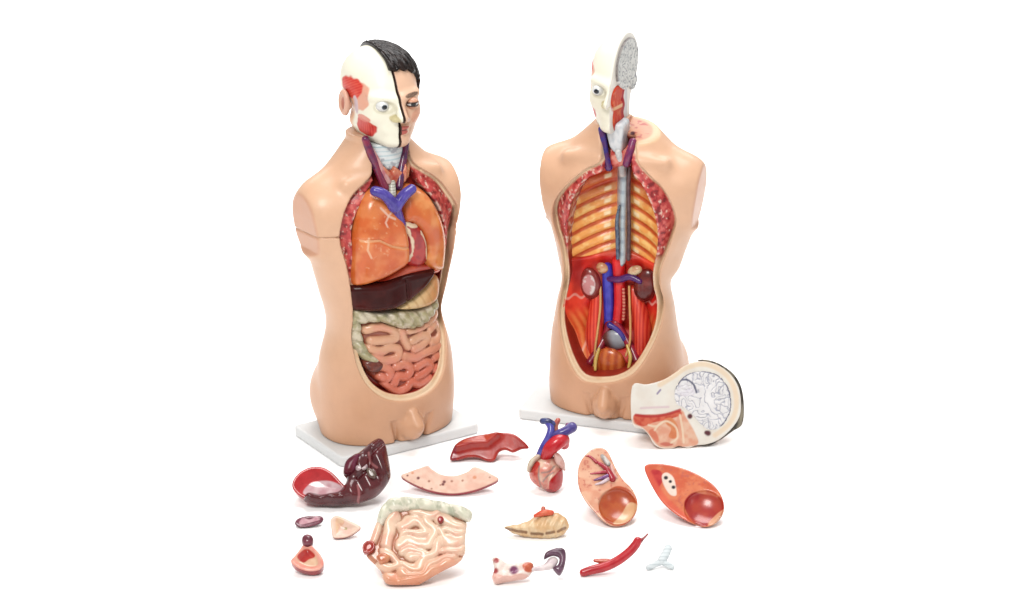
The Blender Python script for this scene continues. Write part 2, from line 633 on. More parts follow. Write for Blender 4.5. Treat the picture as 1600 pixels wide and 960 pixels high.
def shell_paint(bd, zt, o1, o2):
    def p(V):
        x, y, z = V.T
        n = len(V)
        d = bd(x, y, z)
        d1 = poly2(x, z, o1)
        d2 = poly2(x, z, o2)
        inner = step(.0022, .0045, -d) * (d1 < .004) * (y < .02)
        skin = mix(flat(n, SKIN), flat(n, SKIN_D), step(.28, .0, z) * .55 + .25 * (fbm(V, .09, 9) - .5))  # lower skin darker and more orange: falling light put into the colour
        arm = step(.004, .0, np.abs(np.abs(x) - bd.cut - bd.cl * (x > 0) - np.interp(z, [.30, .36, .40, .47, .6], [.12, .02, -.010, 0, .010]))) * (z > .38)
        skin = mix(skin, flat(n, (226, 160, 128)), arm * .6)  # pinkish cut arm faces, with some of their shade in the colour
        # thorax: cut muscle, flecked with fat; belly: pale cut rim
        m = fbm(V, .0075, 4)
        mus = mix(flat(n, MUSC), flat(n, (232, 110, 100)), step(.52, .62, m))
        mus = mix(mus, flat(n, (252, 214, 196)), step(.66, .72, fbm(V * [1.3, 1, .8], .006, 21)))
        mus = mix(mus, flat(n, (140, 24, 30)), step(.42, .32, m))
        rim = mix(flat(n, RIM), flat(n, (240, 178, 120)), step(.4, .8, fbm(V, .02, 6)) * .6)
        th = step(zt, zt + .02, z) * step(.555, .54, z)
        band = mix(rim, mus, th)
        band = mix(flat(n, RIM), band, np.maximum(step(.0055, .0085, -d), 1 - step(.004, .010, -d1) * 1.0 * (1 - 0) ) * 1.0)
        band = mix(band, flat(n, RIM), 1 - step(.003, .0075, -d1))
        # inner lip of the ribs: pale flecks
        fl = step(.35, .6, np.sin(z * 330 + 9 * noise(V, .03, 61))) * step(.35, .5, noise(V, .012, 62)) * step(-.002, .003, -np.abs(d2) + .004) * step(zt - .12, zt - .10, z)* step(.52, .51, z)
        band = mix(band, flat(n, (250, 226, 206)), fl * .85)
        deep = mix(flat(n, (150, 28, 24)), flat(n, (196, 60, 40)), fbm(V, .02, 2))
        deep = mix(deep, mix(flat(n, (236, 172, 140)), flat(n, (206, 96, 80)), step(.5, .65, fbm(V, .012, 11))), step(.545, .565, z))
        band = mix(band, deep, np.maximum(step(.0, .004, -d2), step(.0095, .013, -d) * (1 - th)))
        return mix(skin, band, inner)
    return p


def organ_noise(c1, c2, scale=.02, spots=None, seed=0):
    def p(V):
        n = len(V)
        col = mix(flat(n, c1), flat(n, c2), step(.3, .7, fbm(V, scale, seed)))
        return col
    return p


def veined(base, lines, width, c, fade=.8):
    def p(V):
        col = base(V)
        for ln in lines:
            d = line2(V[:, 0], V[:, 2], ln)
            col = mix(col, flat(len(V), c), fade * (1 - step(width * .5, width * 1.2, d)))
        return col
    return p


# ======================================================================= standing torso, organs in place
FA = Frame(604, 663, 33)
A = empty("anatomical_torso", "anatomical torso model with orange lungs, liver and gut in place, half skull half haired face", "anatomical model", FA.M)
plate("base_plate", A, .322, .20)
bdA = Body([(0, .139, .098, 0), (.05, .143, .104, 0), (.10, .143, .104, 0), (.16, .138, .097, 0), (.23, .121, .088, 0), (.30, .133, .092, 0),
            (.38, .150, .102, 0), (.44, .148, .104, .002), (.50, .142, .092, .006), (.545, .112, .066, .014), (.60, .06, .055, .018)],
           (.131, .462, .058), .171, .046, -.018)


def mirror(half):
    h = np.array(half, float)
    return np.concatenate([h, (h * [-1, 1])[::-1]])


halfA = [(0, .089), (.03, .092), (.06, .103), (.086, .128), (.100, .165), (.103, .21), (.101, .26), (.106, .31), (.117, .37), (.127, .42), (.128, .45),
         (.118, .485), (.096, .515), (.065, .538), (.046, .555), (.042, .585), (.046, .645), (.03, .67)]
halfAi = [(0, .099), (.028, .102), (.055, .113), (.077, .135), (.089, .168), (.093, .21), (.092, .26), (.096, .31), (.100, .37), (.103, .42), (.100, .455),
          (.088, .485), (.068, .512), (.050, .530), (.042, .552), (.037, .585), (.040, .645), (.025, .67)]
o1a = mirror(halfA)[:-1]
o1a[:, 0] += np.interp(o1a[:, 1], [.18, .22, .44, .48], [0, .014, .016, 0]) * (o1a[:, 0] > 0)
O1A = spline(o1a, 4, True)
o2a = mirror(halfAi)[:-1]
for p_ in o2a:                               # the wall is cut thicker under the left collar bone
    if p_[0] > 0:
        p_[0] -= np.interp(p_[1], [.18, .22, .33, .42, .48, .515, .53], [0, -.012, -.014, -.002, .014, .013, 0])
O2A = spline(o2a, 4, True)


def groove(g, X, Y, Z):
    s = np.maximum(np.abs(Z - .436 + .05 * (Y + .02)) - .0013, np.abs(X + .19) - .062)
    s = np.maximum(s, -(g + .0035))
    return smax(g, -s, .0015)


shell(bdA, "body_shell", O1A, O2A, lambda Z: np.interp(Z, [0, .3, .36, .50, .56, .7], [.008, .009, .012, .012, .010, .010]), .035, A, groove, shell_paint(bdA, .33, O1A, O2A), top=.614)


def yA(inset):
    return lambda U, V: np.minimum(bdA.front(U, V, inset), np.interp(V, [.5, .56], [.2, -.02]) )


a_ = FA.xzs
# cavity lining so that gaps between organs read as flesh
slab("cavity_lining", FA, O2A[::2], lambda U, V: bdA.front(U, V, .040), .032, .006, organ_noise((120, 24, 20), (170, 44, 30), .015), M_ORG, A, raw=True)


def lung_paint(base1, base2, tip, seed, lines):
    def p(V):
        n = len(V)
        col = mix(flat(n, base1), flat(n, base2), step(.35, .65, fbm(V, .022, seed)))
        col = mix(col, flat(n, (206, 74, 36)), step(.5, .7, fbm(V, .05, seed + 3)) * .45)
        col = mix(col, flat(n, (246, 178, 128)), step(.66, .74, fbm(V, .0055, seed + 9)) * .6 * step(.45, .6, fbm(V, .04, seed + 5)))
        for ln, w, c in lines:
            d = line2(V[:, 0], V[:, 2], ln)
            col = mix(col, flat(n, c), .75 * (1 - step(w * .5, w * 1.3, d)))
        return col
    return p


YL = -.082
sc_ = lambda pts, y=YL: a_(pts, y)
rl = sc_([(586, 303), (602, 305), (618, 318), (629, 335), (635, 358), (639, 385), (638, 410), (620, 426), (592, 443), (563, 454), (557, 436), (558, 392), (564, 350), (572, 320)])
slab("right_lung", FA, rl, yA(.007), .02, .022, lung_paint((226, 108, 48), (240, 138, 76), 0, 3, [
    (sc_([(566, 378), (588, 374), (606, 382), (624, 385), (638, 384)]), .0022, (250, 190, 140)),
    (sc_([(594, 325), (603, 336), (612, 340)]), .0022, (252, 214, 190)),
    (sc_([(603, 336), (598, 346), (600, 352)]), .0018, (252, 214, 190)),
    (sc_([(603, 336), (610, 328)]), .0018, (252, 214, 190)),
    (sc_([(574, 372), (572, 390), (577, 402)]), .002, (250, 200, 160))]), M_WET, A, dome=.006,
    relief=lambda U, V, d: -.0035 * np.exp(-(line2(U, V, sc_([(560, 378), (588, 373), (606, 382), (640, 385)])) / .002) ** 2) - .0)
ll = sc_([(636, 302), (654, 295), (673, 304), (691, 333), (702, 366), (705, 400), (701, 428), (674, 422), (665, 408), (667, 390), (659, 365), (645, 350), (631, 347), (627, 330), (629, 313)])
slab("left_lung", FA, ll, yA(.007), .02, .020, lung_paint((232, 124, 58), (244, 158, 92), 0, 13, []), M_WET, A, dome=.004)


def heart_front(V):
    n = len(V)
    x, y, z = V.T
    col = mix(flat(n, (196, 48, 40)), flat(n, (170, 30, 34)), step(.4, .6, fbm(V, .012, 2)))
    for pts, w in ([(632, 352), (640, 372), (641, 392), (636, 408)], .0035), ([(655, 360), (664, 380), (666, 404)], .003), ([(634, 350), (648, 352)], .005):
        d = line2(x, z, sc_(pts))
        col = mix(col, flat(n, (246, 222, 190)), 1 - step(w * .6, w, d + .004 * (noise(V, .006, 4) - .5)))
    return col


slab("heart", FA, sc_([(628, 345), (648, 345), (664, 362), (671, 388), (670, 410), (655, 420), (640, 416), (631, 398), (633, 375)]), yA(.015), .02, .015, heart_front, M_WET, A, dome=.004)
slab("diaphragm", FA, sc_([(556, 460), (590, 447), (618, 430), (640, 416), (668, 413), (699, 421), (700, 432), (684, 434), (660, 434), (630, 440), (600, 451), (560, 466)]), yA(.016), .02, .012,
     organ_noise((196, 58, 36), (222, 96, 62), .02), M_WET, A)
liv = a_([(556, 457), (600, 445), (630, 432), (660, 425), (686, 425), (675, 447), (657, 463), (640, 476), (620, 487), (600, 491), (575, 494), (558, 492)], -.088)
slab("liver", FA, liv, yA(.006), .02, .014, organ_noise((62, 18, 17), (84, 26, 22), .03), M_DARK, A, dome=.004,
     relief=lambda U, V, d: -.004 * np.exp(-(line2(U, V, a_([(634, 438), (637, 456), (640, 478)], -.088)) / .003) ** 2))
slab("stomach", FA, a_([(683, 434), (697, 440), (700, 465), (690, 480), (660, 487), (628, 487), (634, 477), (655, 463), (672, 448)], -.085), yA(.010), .02, .014,
     lambda V: mix(mix(flat(len(V), (240, 206, 150)), flat(len(V), (226, 150, 84)), step(.02, .09, V[:, 0])), flat(len(V), (206, 160, 100)), .6 * step(.5, .8, np.sin(V[:, 0] * 330 + V[:, 2] * 200))), M_ORG, A, dome=.004)


def haustra(p0, freq, amp):
    def g(U, V, d):
        return amp * np.abs(np.sin((U * freq[0] + V * freq[1]))) - amp
    return g


colon = lambda V: mix(mix(flat(len(V), (186, 176, 134)), flat(len(V), (226, 214, 188)), step(.35, .65, fbm(V, .012, 5))), flat(len(V), (150, 148, 110)), step(.58, .7, fbm(V, .010, 8)) * .6)
YG = -.080
slab("transverse_colon", FA, a_([(560, 492), (600, 493), (628, 489), (660, 488), (697, 474), (698, 488), (682, 503), (658, 515), (628, 516), (604, 508), (582, 511), (560, 520)], YG), yA(.008), .02, .012,
     colon, M_ORG, A, dome=.004, relief=haustra(0, (150, 90), .006))
slab("ascending_colon", FA, a_([(558, 507), (574, 507), (577, 530), (583, 552), (596, 566), (586, 574), (570, 562), (558, 540)], YG), yA(.010), .02, .010,
     colon, M_ORG, A, dome=.004, relief=haustra(0, (30, 160), .005))
slab("caecum", FA, a_([(574, 570), (590, 564), (600, 570), (594, 582), (580, 584)], YG), yA(.010), .02, .008, organ_noise((86, 36, 28), (130, 60, 44), .008), M_WET, A, dome=.002)

coils = [[(582, 522), (600, 515), (618, 519), (623, 530), (606, 535), (588, 538)],
         [(632, 517), (634, 530), (640, 543)],
         [(644, 519), (662, 515), (682, 507), (699, 498)],
         [(648, 535), (664, 528), (675, 531), (664, 541), (650, 547)],
         [(680, 520), (694, 514), (701, 526), (692, 537), (681, 538)],
         [(582, 551), (600, 552), (612, 546), (625, 548), (622, 560), (606, 565), (588, 563)],
         [(634, 558), (650, 560), (664, 554), (680, 550), (699, 544)],
         [(586, 577), (602, 575), (611, 582), (605, 592), (596, 590)],
         [(620, 574), (633, 570), (642, 577), (634, 588), (621, 588), (616, 598)],
         [(652, 574), (667, 567), (676, 573), (665, 582), (652, 588)],
         [(684, 562), (697, 560), (697, 572), (684, 579), (688, 590)],
         [(602, 603), (618, 611), (634, 605), (641, 596), (654, 600), (672, 592)],
         [(626, 624), (644, 618), (660, 611), (680, 601)]]
coilA = [spline(a_(c, YG), 5) for c in coils]


def wavy(U, V):
    """bend the rows of gut into wandering folds"""
    U, V = np.broadcast_arrays(U, V)
    P = np.stack([U.ravel(), V.ravel(), np.zeros(U.size)], 1)
    a, b = (noise(P, .021, s).reshape(U.shape) - .5 for s in (71, 72))
    return U + .014 * a, V + .018 * b


def coil_relief(paths, r, bend=False):
    def g(U, V, d):
        h = np.full(np.broadcast(U, V).shape, -.008)
        if bend:
            U, V = wavy(U, V)
        for p in paths:
            q = line2(U, V, p)
            h = np.maximum(h, np.sqrt(np.clip(r * r - q * q, 0, None)) - .006)
        return h
    return g


def coil_paint(paths, r, hi, lo, gap, zr, ax=2, bend=False):
    def p(V):
        n = len(V)
        q = np.full(n, 1.0)
        for c in paths:
            q = np.minimum(q, line2(*(wavy(V[:, 0], V[:, ax]) if bend else (V[:, 0], V[:, ax])), c))
        t = step(zr[0], zr[1], V[:, ax])
        col = mix(flat(n, lo), flat(n, hi), t)
        col = mix(col, flat(n, (240, 150, 130)), .4 * step(.45, .7, fbm(V, .018, 3)))
        return mix(col, flat(n, gap), .8 * step(r * .86, r * 1.08, q))
    return p


gut = a_([(574, 513), (600, 508), (630, 514), (660, 513), (700, 490), (703, 540), (698, 575), (684, 598), (660, 618), (636, 626), (612, 616), (594, 600), (580, 584), (590, 568), (580, 552)], YG)
slab("small_intestine", FA, gut, yA(.016), .02, .010, coil_paint(coilA, .0096, (238, 182, 146), (228, 122, 94), (150, 54, 36), (.13, .21)), M_WET, A, relief=coil_relief(coilA, .0096), pad=.012)

# neck: voice box, gland, vessels
n3 = FA.p3s
slab("larynx", FA, a_([(588, 228), (630, 228), (627, 250), (620, 264), (606, 266), (594, 256)], -.035), lambda U, V: -.042 + .35 * np.abs(U) * (np.abs(U) / .03), .03, .006,
     lambda V: mix(mix(flat(len(V), (240, 246, 246)), flat(len(V), (196, 220, 226)), step(.5, .8, np.sin(V[:, 2] * 700))), flat(len(V), (186, 190, 196)), step(.6, .7, fbm(V, .01, 3))), M_ORG, A)
slab("thyroid_gland", FA, a_([(594, 258), (606, 266), (612, 258), (622, 264), (630, 254), (630, 280), (614, 288), (598, 282)], -.035), -.052, .02, .008, organ_noise((214, 86, 60), (236, 150, 116), .008), M_WET, A)
pipe("right_jugular_vein", n3([(571, 218, -.026), (580, 242, -.034), (591, 268, -.040), (602, 294, -.052)]), [.0075, .0082, .008, .008], organ_noise((104, 36, 84), (150, 44, 76), .008), M_WET, A)
pipe("right_carotid_artery", n3([(580, 236, -.030), (594, 262, -.040), (606, 284, -.05)]), .007, organ_noise((206, 120, 130), (230, 176, 170), .008), M_WET, A)
pipe("left_jugular_vein", n3([(634, 224, -.026), (631, 245, -.034), (627, 266, -.042), (624, 292, -.055)]), [.007, .0075, .0075, .0075], organ_noise((72, 36, 92), (120, 40, 80), .008), M_WET, A)
pipe("left_carotid_artery", n3([(641, 228, -.018), (638, 250, -.024), (634, 275, -.036)]), .006, organ_noise((222, 110, 84), (240, 176, 130), .008), M_WET, A)
pipe("windpipe", n3([(611, 276, -.036), (612, 288, -.050), (613, 304, -.06)]), .0075, lambda V: mix(flat(len(V), (238, 236, 222)), flat(len(V), (180, 176, 160)), step(.2, .8, np.sin(V[:, 2] * 1300))), M_ORG, A)
blue = organ_noise((66, 50, 150), (92, 78, 176), .01)
pipe("brachiocephalic_vein", n3([(586, 299, -.082), (598, 303, -.090), (609, 313, -.094), (617, 324, -.094), (622, 318, -.094), (632, 305, -.092), (643, 296, -.088)]), [.010, .0105, .011, .012, .0115, .011, .010], blue, M_WET, A)
pipe("superior_vena_cava", n3([(616, 318, -.092), (622, 334, -.09), (628, 350, -.084)]), [.011, .009, .008], lambda V: mix(flat(len(V), (150, 44, 90)), flat(len(V), (80, 60, 160)), step(.43, .46, V[:, 2])), M_WET, A)

# head: bone half and skinned half
HZ = .600 + PLATE
HS = (.96, .96, .80)
HL = (0.010, .012, HZ)
HR = R(-7)


def half(f, side, edge=.0015):
    return lambda X, Y, Z: smax(f(X, Y, Z), (X if side < 0 else -X) + edge, .002)


sk = solid("skull_half", half(lambda X, Y, Z: smin(head_core(X, Y, Z, 0, lips=False), smax(cap(X, Y, Z, (-.016, .028, .05), (.0, .008, -.035), .036, .046), -Y - .014, .01), .02), -1), (-.085, -.12, -.05), (.002, .12, .23), .0019, skull_paint(), M_BONE, A, HL, HR)
solid("ear", lambda X, Y, Z: ear_f(X, Y, Z, -1), (-.095, -.015, .05), (-.06, .045, .13), .0015, lambda V: mix(flat(len(V), (238, 186, 160)), flat(len(V), (196, 110, 90)), blob(V, (-.084, .012, .092), (.02, .010, .016)) * .8), M_SKIN, sk)
sk.scale = HS
eyeball((-.031, -.0750, .103), .0132, sk)
fc = solid("face_half", half(lambda X, Y, Z: head_core(X, Y, Z, .0018), 1, .0006), (-.002, -.125, -.01), (.085, .12, .235), .0019, face_paint, M_SKIN, A, HL, HR)
fc.scale = HS
eyeball((.031, -.0795, .103), .0125, fc, (-.1, -.02), (38, 24, 18))


def lid(X, Y, Z):
    c = (.031, -.0795, .103)
    return np.maximum(ell(X, Y, Z, c, (.0142, .0142, .0142)), -np.maximum(np.abs(Z - .1025) - .0040 + .18 * np.abs(X - .031), Y + .07))


solid("eyelids", lid, (.014, -.096, .086), (.048, -.06, .12), .0011, lambda V: mix(flat(len(V), (222, 160, 128)), flat(len(V), (90, 54, 42)), 1 - step(.0052, .0072, np.abs(V[:, 2] - .1025))), M_SKIN, fc)


def hair_f(X, Y, Z):
    f = head_core(X, Y, Z, .010)
    a = np.arctan2(Y - .02, X + .02 + 0 * Y)
    st = .0009 * np.sin(a * 30 + 50 * Z) + .0008 * np.sin(a * 53 - 70 * Z + X * 160)
    f = f + st
    hl = hairline(X, Y) + .003 * np.sin(a * 26)
    f = smax(f, (hl - Z), .006)
    return np.maximum(f, -X - .008 + .10 * np.clip(Z * 0 + .0, 0, 1) - .004 * np.clip((Z - .2) / .02, 0, 1))


solid("hair", hair_f, (-.02, -.11, .03), (.095, .13, .24), .0019, organ_noise((20, 15, 15), (48, 36, 33), .006), M_DARK, fc)

# ======================================================================= open torso, organs taken out
FB = Frame(964, 628, -17)
B = empty("anatomical_torso", "emptied anatomical torso model with open rib cavity, red abdomen and quarter skull on its neck", "anatomical model", FB.M)
plate("base_plate", B, .37, .20)
bdB = Body([(0, .139, .095, 0), (.05, .142, .100, 0), (.10, .139, .100, 0), (.14, .134, .094, 0), (.18, .127, .090, 0), (.22, .121, .084, 0), (.27, .112, .082, 0),
            (.33, .125, .09, 0), (.39, .142, .1, 0), (.45, .140, .102, .002), (.50, .132, .090, .006), (.545, .106, .064, .014), (.60, .056, .052, .018)],
           (.132, .468, .055), .158, .045, .006, -.006)
b_ = FB.xzs
o1px = [(941, 248), (915, 264), (887, 288), (868, 313), (862, 338), (868, 360), (875, 380), (880, 402), (880, 430), (875, 460), (873, 490), (881, 525), (896, 558), (918, 583)]
o1bot = [(944, 595), (974, 590)]
o1r = [(1001, 570), (1020, 540), (1030, 510), (1032, 480), (1027, 450), (1031, 420), (1041, 395), (1050, 370), (1055, 345), (1049, 317), (1035, 292), (1014, 272), (996, 252)]
nk = [(.036, .585), (.040, .645), (.0, .67), (-.040, .645), (-.036, .585)]
O1B = spline(np.concatenate([b_(o1px, -.055), b_(o1bot, -.085), b_(o1r, -.055), nk]), 4, True)
o2px = [(944, 262), (925, 273), (908, 290), (896, 315), (890, 345), (887, 380), (888, 405), (888, 430), (883, 460), (880, 490), (889, 522), (903, 551), (923, 575)]
o2r = [(996, 562), (1013, 535), (1022, 508), (1023, 480), (1018, 450), (1020, 420), (1026, 395), (1029, 370), (1028, 345), (1020, 315), (1005, 285), (988, 265)]
nk2 = [(.030, .585), (.034, .645), (.0, .668), (-.034, .645), (-.030, .585)]
O2B = spline(np.concatenate([b_(o2px, -.05), b_([(947, 586), (971, 582)], -.08), b_(o2r, -.05), nk2]), 4, True)


def neck_cut(g, X, Y, Z):
    c = smax(-(X - .006) + 0 * Y, -(Z - .582 - .25 * (Y - .02)) + 0 * X, .004)
    return smax(g, -c, .004)


def paintB(V):
    col = shell_paint(bdB, .33, O1B, O2B)(V)
    x, y, z = V.T
    n = len(V)
    # cut stump of the neck: pale rim, muscles, bone
    st = step(.576, .579, z - .25 * (y - .02)) * (x > .004)
    d = bdB(x, y, z)
    cc = mix(flat(n, (240, 198, 158)), flat(n, (226, 160, 126)), step(.008, .012, -d))
    cc = mix(cc, flat(n, (190, 70, 66)), step(.50, .60, fbm(V, .009, 14)) * .8 * step(.012, .016, -d))
    cc = mix(cc, flat(n, (86, 30, 40)), 1 - step(.004, .006, np.hypot(x - .022, y - .005)))
    return mix(col, cc, st)


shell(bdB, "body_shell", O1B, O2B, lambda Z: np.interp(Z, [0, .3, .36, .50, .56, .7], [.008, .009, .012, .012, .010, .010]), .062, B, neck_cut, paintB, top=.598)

ZD = .328                                    # height of the diaphragm line
WB = .104


def rib_wall(U, V):
    return .032 - .064 * (np.abs(U) / WB) ** 2.6 - .02 * step(.50, .56, V)


def rib_s(U, V):
    return (V + .30 * np.abs(U) + .9 * U * U - .345) / .0262


def ribs(U, V, d):
    s = np.sin(np.pi * rib_s(U, V)) ** 2
    return .0055 * s ** .6 * step(.012, .03, np.abs(U)) * step(.52, .49, V)


thor = np.array([p for p in O2B if p[1] > ZD - .012])


def thor_paint(V):
    x, y, z = V.T
    n = len(V)
    s = np.sin(np.pi * rib_s(x, z)) ** 2
    rib = mix(flat(n, (242, 168, 88)), flat(n, (252, 204, 126)), step(.4, .7, fbm(V, .012, 3)))
    gap = mix(flat(n, (206, 98, 44)), flat(n, (188, 74, 32)), step(.4, .7, fbm(V, .02, 5)))
    col = mix(gap, rib, step(.08, .5, s))
    col = mix(col, flat(n, (214, 50, 30)), step(.43, .52, z + .25 * np.abs(x)) * .9)
    col = mix(col, flat(n, (206, 70, 30)), step(.40, .5, z + .2 * (.1 - np.abs(x))) * .4)
    # highlights painted on the rib heads beside the spine
    col = mix(col, flat(n, (250, 226, 180)), step(.6, .9, s) * (1 - step(.004, .009, np.abs(np.abs(x + .002) - .030))) * (z < .49))
    return col


def thor_f(X, Y, Z):
    U, V = X[:, 0], Z[0]
    d = poly2(U, V, O2B) - .004
    y = rib_wall(U, V) - ribs(U, V, d)
    g = smax(d[:, None, :] + 0 * Y, (y[:, None, :] - Y) * .75, .006)
    return np.maximum(np.maximum(g, Y - .066), (ZD - .02) - Z)


solid("rib_wall", thor_f, (-.125, -.05, ZD - .02), (.125, .066, .545), .0018, thor_paint, M_CAV, B, (0, 0, PLATE))


def abd_f(X, Y, Z):
    U, V = X[:, 0], Z[0]
    d = poly2(U, V, O2B) - .004
    y = .026 - .062 * (np.abs(U) / WB) ** 3 - .05 * step(.16, .09, V) - .012 * step(ZD - .05, ZD - .004, V)
    g = smax(d[:, None, :] + 0 * Y, (y[:, None, :] - Y) * .75, .006)
    top = V - (ZD + .008 * np.cos(U * 42) - .01)
    g = smax(g, top[:, None, :] + 0 * Y, .006)
    return np.maximum(g, Y - .064)


def abd_paint(V):
    x, y, z = V.T
    n = len(V)
    col = mix(flat(n, (204, 36, 28)), flat(n, (236, 70, 48)), step(.35, .65, fbm(V, .03, 3)))
    iliac = step(.21, .17, z) * step(.03, .045, np.abs(x))
    fib = .5 + .5 * np.sin(np.abs(x) * 520 - z * 190 + 4 * fbm(V, .03, 8))
    col = mix(col, mix(flat(n, (226, 92, 44)), flat(n, (248, 150, 84)), fib), iliac * .85)
    # pale sinew and peritoneal edges
    sin_ = (1 - step(.0015, .004, np.abs(z - .205 - .25 * np.abs(x) + .004 * np.sin(x * 300)))) * step(.045, .055, np.abs(x))
    col = mix(col, flat(n, (240, 176, 160)), sin_ * .7)
    col = mix(col, flat(n, (250, 200, 176)), (1 - step(.001, .0035, np.abs(np.abs(x) - .047 - .25 * (.2 - z)))) * step(.21, .19, z) * .7)
    col = mix(col, flat(n, (120, 24, 24)), (1 - step(.004, .012, np.abs(np.abs(x) - .085))) * step(.22, .25, z) * .5)
    col = mix(col, flat(n, (206, 92, 62)), step(ZD - .022, ZD - .006, z) * .7)
    return col


solid("abdominal_wall", abd_f, (-.125, -.09, .07), (.125, .066, ZD + .012), .0018, abd_paint, M_CAV, B, (0, 0, PLATE))

q3 = FB.p3s


def lump(name, fr, px, y, r, paint, parent, mat=M_WET, tilt=0.0, res=.0014, cutback=None):
    c = fr.p3(px[0], px[1], y)
    ct, st_ = math.cos(tilt), math.sin(tilt)

    def f(X, Y, Z):
        u, v = (X - c[0]) * ct + (Z - c[2]) * st_, -(X - c[0]) * st_ + (Z - c[2]) * ct
        return ell(u, Y, v, (0, c[1], 0), r)
    m = max(r[0], r[2])
    return solid(name, f, (c[0] - m, c[1] - r[1], c[2] - m), (c[0] + m, c[1] + r[1], c[2] + m), res, paint(c) if paint.__name__ == "mk" else paint, mat, parent, (0, 0, PLATE))


def kidney_cut(c):
    def p(V):
        n = len(V)
        d = np.hypot((V[:, 0] - c[0]) / .017, (V[:, 2] - c[2]) / .027)
        col = flat(n, (150, 50, 44))
        inner = mix(flat(n, (222, 150, 150)), flat(n, (250, 236, 232)), step(.45, .6, fbm(V, .008, 9)))
        col = mix(col, inner, (1 - step(.74, .88, d)) * (V[:, 1] < c[1] - .002))
        return col
    return p


kidney_cut.__name__ = "mk"
# back muscles beside the spine
for s, pts in ((-1, [(936, 455), (932, 490), (928, 525), (930, 556)]), (1, [(990, 455), (1000, 490), (1004, 525), (1000, 560)])):
    pipe("psoas_muscle", q3([(p[0], p[1], .020 - .012 * i) for i, p in enumerate(pts)]), [.013, .017, .018, .012],
         lambda V: mix(flat(len(V), (196, 36, 28)), flat(len(V), (232, 84, 58)), .5 + .5 * np.sin(V[:, 0] * 900 + V[:, 2] * 60)), M_CAV, B)
lump("kidney", FB, (922, 443), .006, (.023, .013, .034), kidney_cut, B, tilt=R(8))
lump("kidney", FB, (1009, 446), .006, (.025, .013, .036), organ_noise((104, 24, 22), (140, 40, 30), .015), B, tilt=R(-10))
lump("adrenal_gland", FB, (941, 419), .004, (.013, .008, .011), organ_noise((240, 200, 150), (214, 130, 90), .008), B, tilt=R(-30))
lump("adrenal_gland", FB, (992, 423), .004, (.016, .008, .010), organ_noise((248, 226, 180), (222, 160, 120), .008), B, tilt=R(25))
pipe("inferior_vena_cava", q3([(949, 418, .014), (950, 440, .012), (951, 470, .010), (951, 508, .006)]), [.0105, .0115, .011, .009], organ_noise((44, 44, 160), (66, 66, 184), .012), M_CAV, B)
pipe("aorta", q3([(966, 408, .018), (968, 440, .014), (968, 475, .010), (964, 508, .006)]), [.013, .0125, .0115, .010], organ_noise((204, 22, 28), (222, 40, 40), .012), M_CAV, B)
pipe("renal_vein", q3([(952, 436, .004), (968, 437, -.002), (984, 433, .0), (1000, 440, -.004)]), [.006, .007, .007, .006], organ_noise((84, 36, 120), (110, 44, 110), .01), M_WET, B)
pipe("right_iliac_vessel", q3([(952, 505, .004), (946, 525, .0), (934, 548, -.018), (922, 566, -.036)]), [.009, .008, .0085, .008], organ_noise((150, 30, 60), (176, 40, 60), .01), M_WET, B)
pipe("left_iliac_artery", q3([(962, 505, .002), (974, 522, -.002), (988, 548, -.018), (996, 568, -.032)]), [.009, .008, .0095, .009], organ_noise((150, 30, 60), (190, 44, 70), .01), M_WET, B)
pipe("left_iliac_vein", q3([(953, 508, -.004), (964, 515, -.006), (976, 530, -.010)]), [.007, .006, .006], organ_noise((60, 50, 150), (84, 70, 170), .01), M_WET, B)
for pts in ([(938, 448), (938, 480), (934, 515), (930, 545), (928, 572)], [(983, 448), (984, 480), (985, 510), (984, 536), (978, 556)]):
    pipe("ureter", q3([(p[0], p[1], .006 - .011 * i) for i, p in enumerate(pts)]), .0026, (244, 186, 120), M_WET, B, res=.0012)
pipe("mesenteric_vessel", q3([(974, 452, -.002), (975, 476, -.004), (974, 500, -.006)]), .0035, lambda V: mix(flat(len(V), (236, 150, 120)), flat(len(V), (190, 20, 30)), step(-.2, .4, np.sin(V[:, 2] * 900))), M_WET, B, res=.0012)
lump("bladder", FB, (961, 531), -.006, (.027, .011, .021), lambda V: mix(flat(len(V), (120, 66, 60)), flat(len(V), (176, 182, 192)), step(-.014, .004, V[:, 0] + .3 * (V[:, 2] - .13) + .004)), B)
lump("rectum", FB, (952, 567), -.040, (.034, .014, .032), lambda V: mix(flat(len(V), (196, 80, 30)), flat(len(V), (232, 124, 56)), .5 + .5 * np.sin(V[:, 0] * 420 + 2 * fbm(V, .02, 4))), B)
for pts in ([(936, 545), (931, 562), (930, 578)], [(980, 540), (985, 558), (982, 576)]):
    pipe("ligament", q3([(p[0], p[1], -.045 - .01 * i) for i, p in enumerate(pts)]), [.003, .004, .003], (226, 190, 96), M_WET, B, res=.0012)
# spine inside the chest
spi = lambda V: mix(mix(flat(len(V), (206, 222, 228)), flat(len(V), (150, 172, 190)), step(.4, .8, np.sin(V[:, 2] * 240)) * .6), flat(len(V), (244, 246, 246)), step(.003, .009, V[:, 0] - .002))
slab("spine", FB, b_([(959, 250), (984, 250), (983, 300), (981, 350), (980, 407), (961, 407), (961, 350), (960, 300)], .030), lambda U, V: .006 + .02 * (np.abs(U - .004) / .016) ** 2, .064, .005, spi, M_ORG, B)
pipe("azygos_vein", q3([(968, 322, .004), (964, 345, .002), (965, 375, .002), (965, 404, .002)]), [.0025, .004, .0045, .0035], organ_noise((60, 78, 110), (110, 130, 150), .006), M_WET, B, res=.0012)
pipe("oesophagus", q3([(983, 262, .006), (982, 300, .008), (983, 350, .008), (982, 405, .008)]), .0045, organ_noise((84, 60, 66), (120, 90, 92), .01), M_ORG, B)
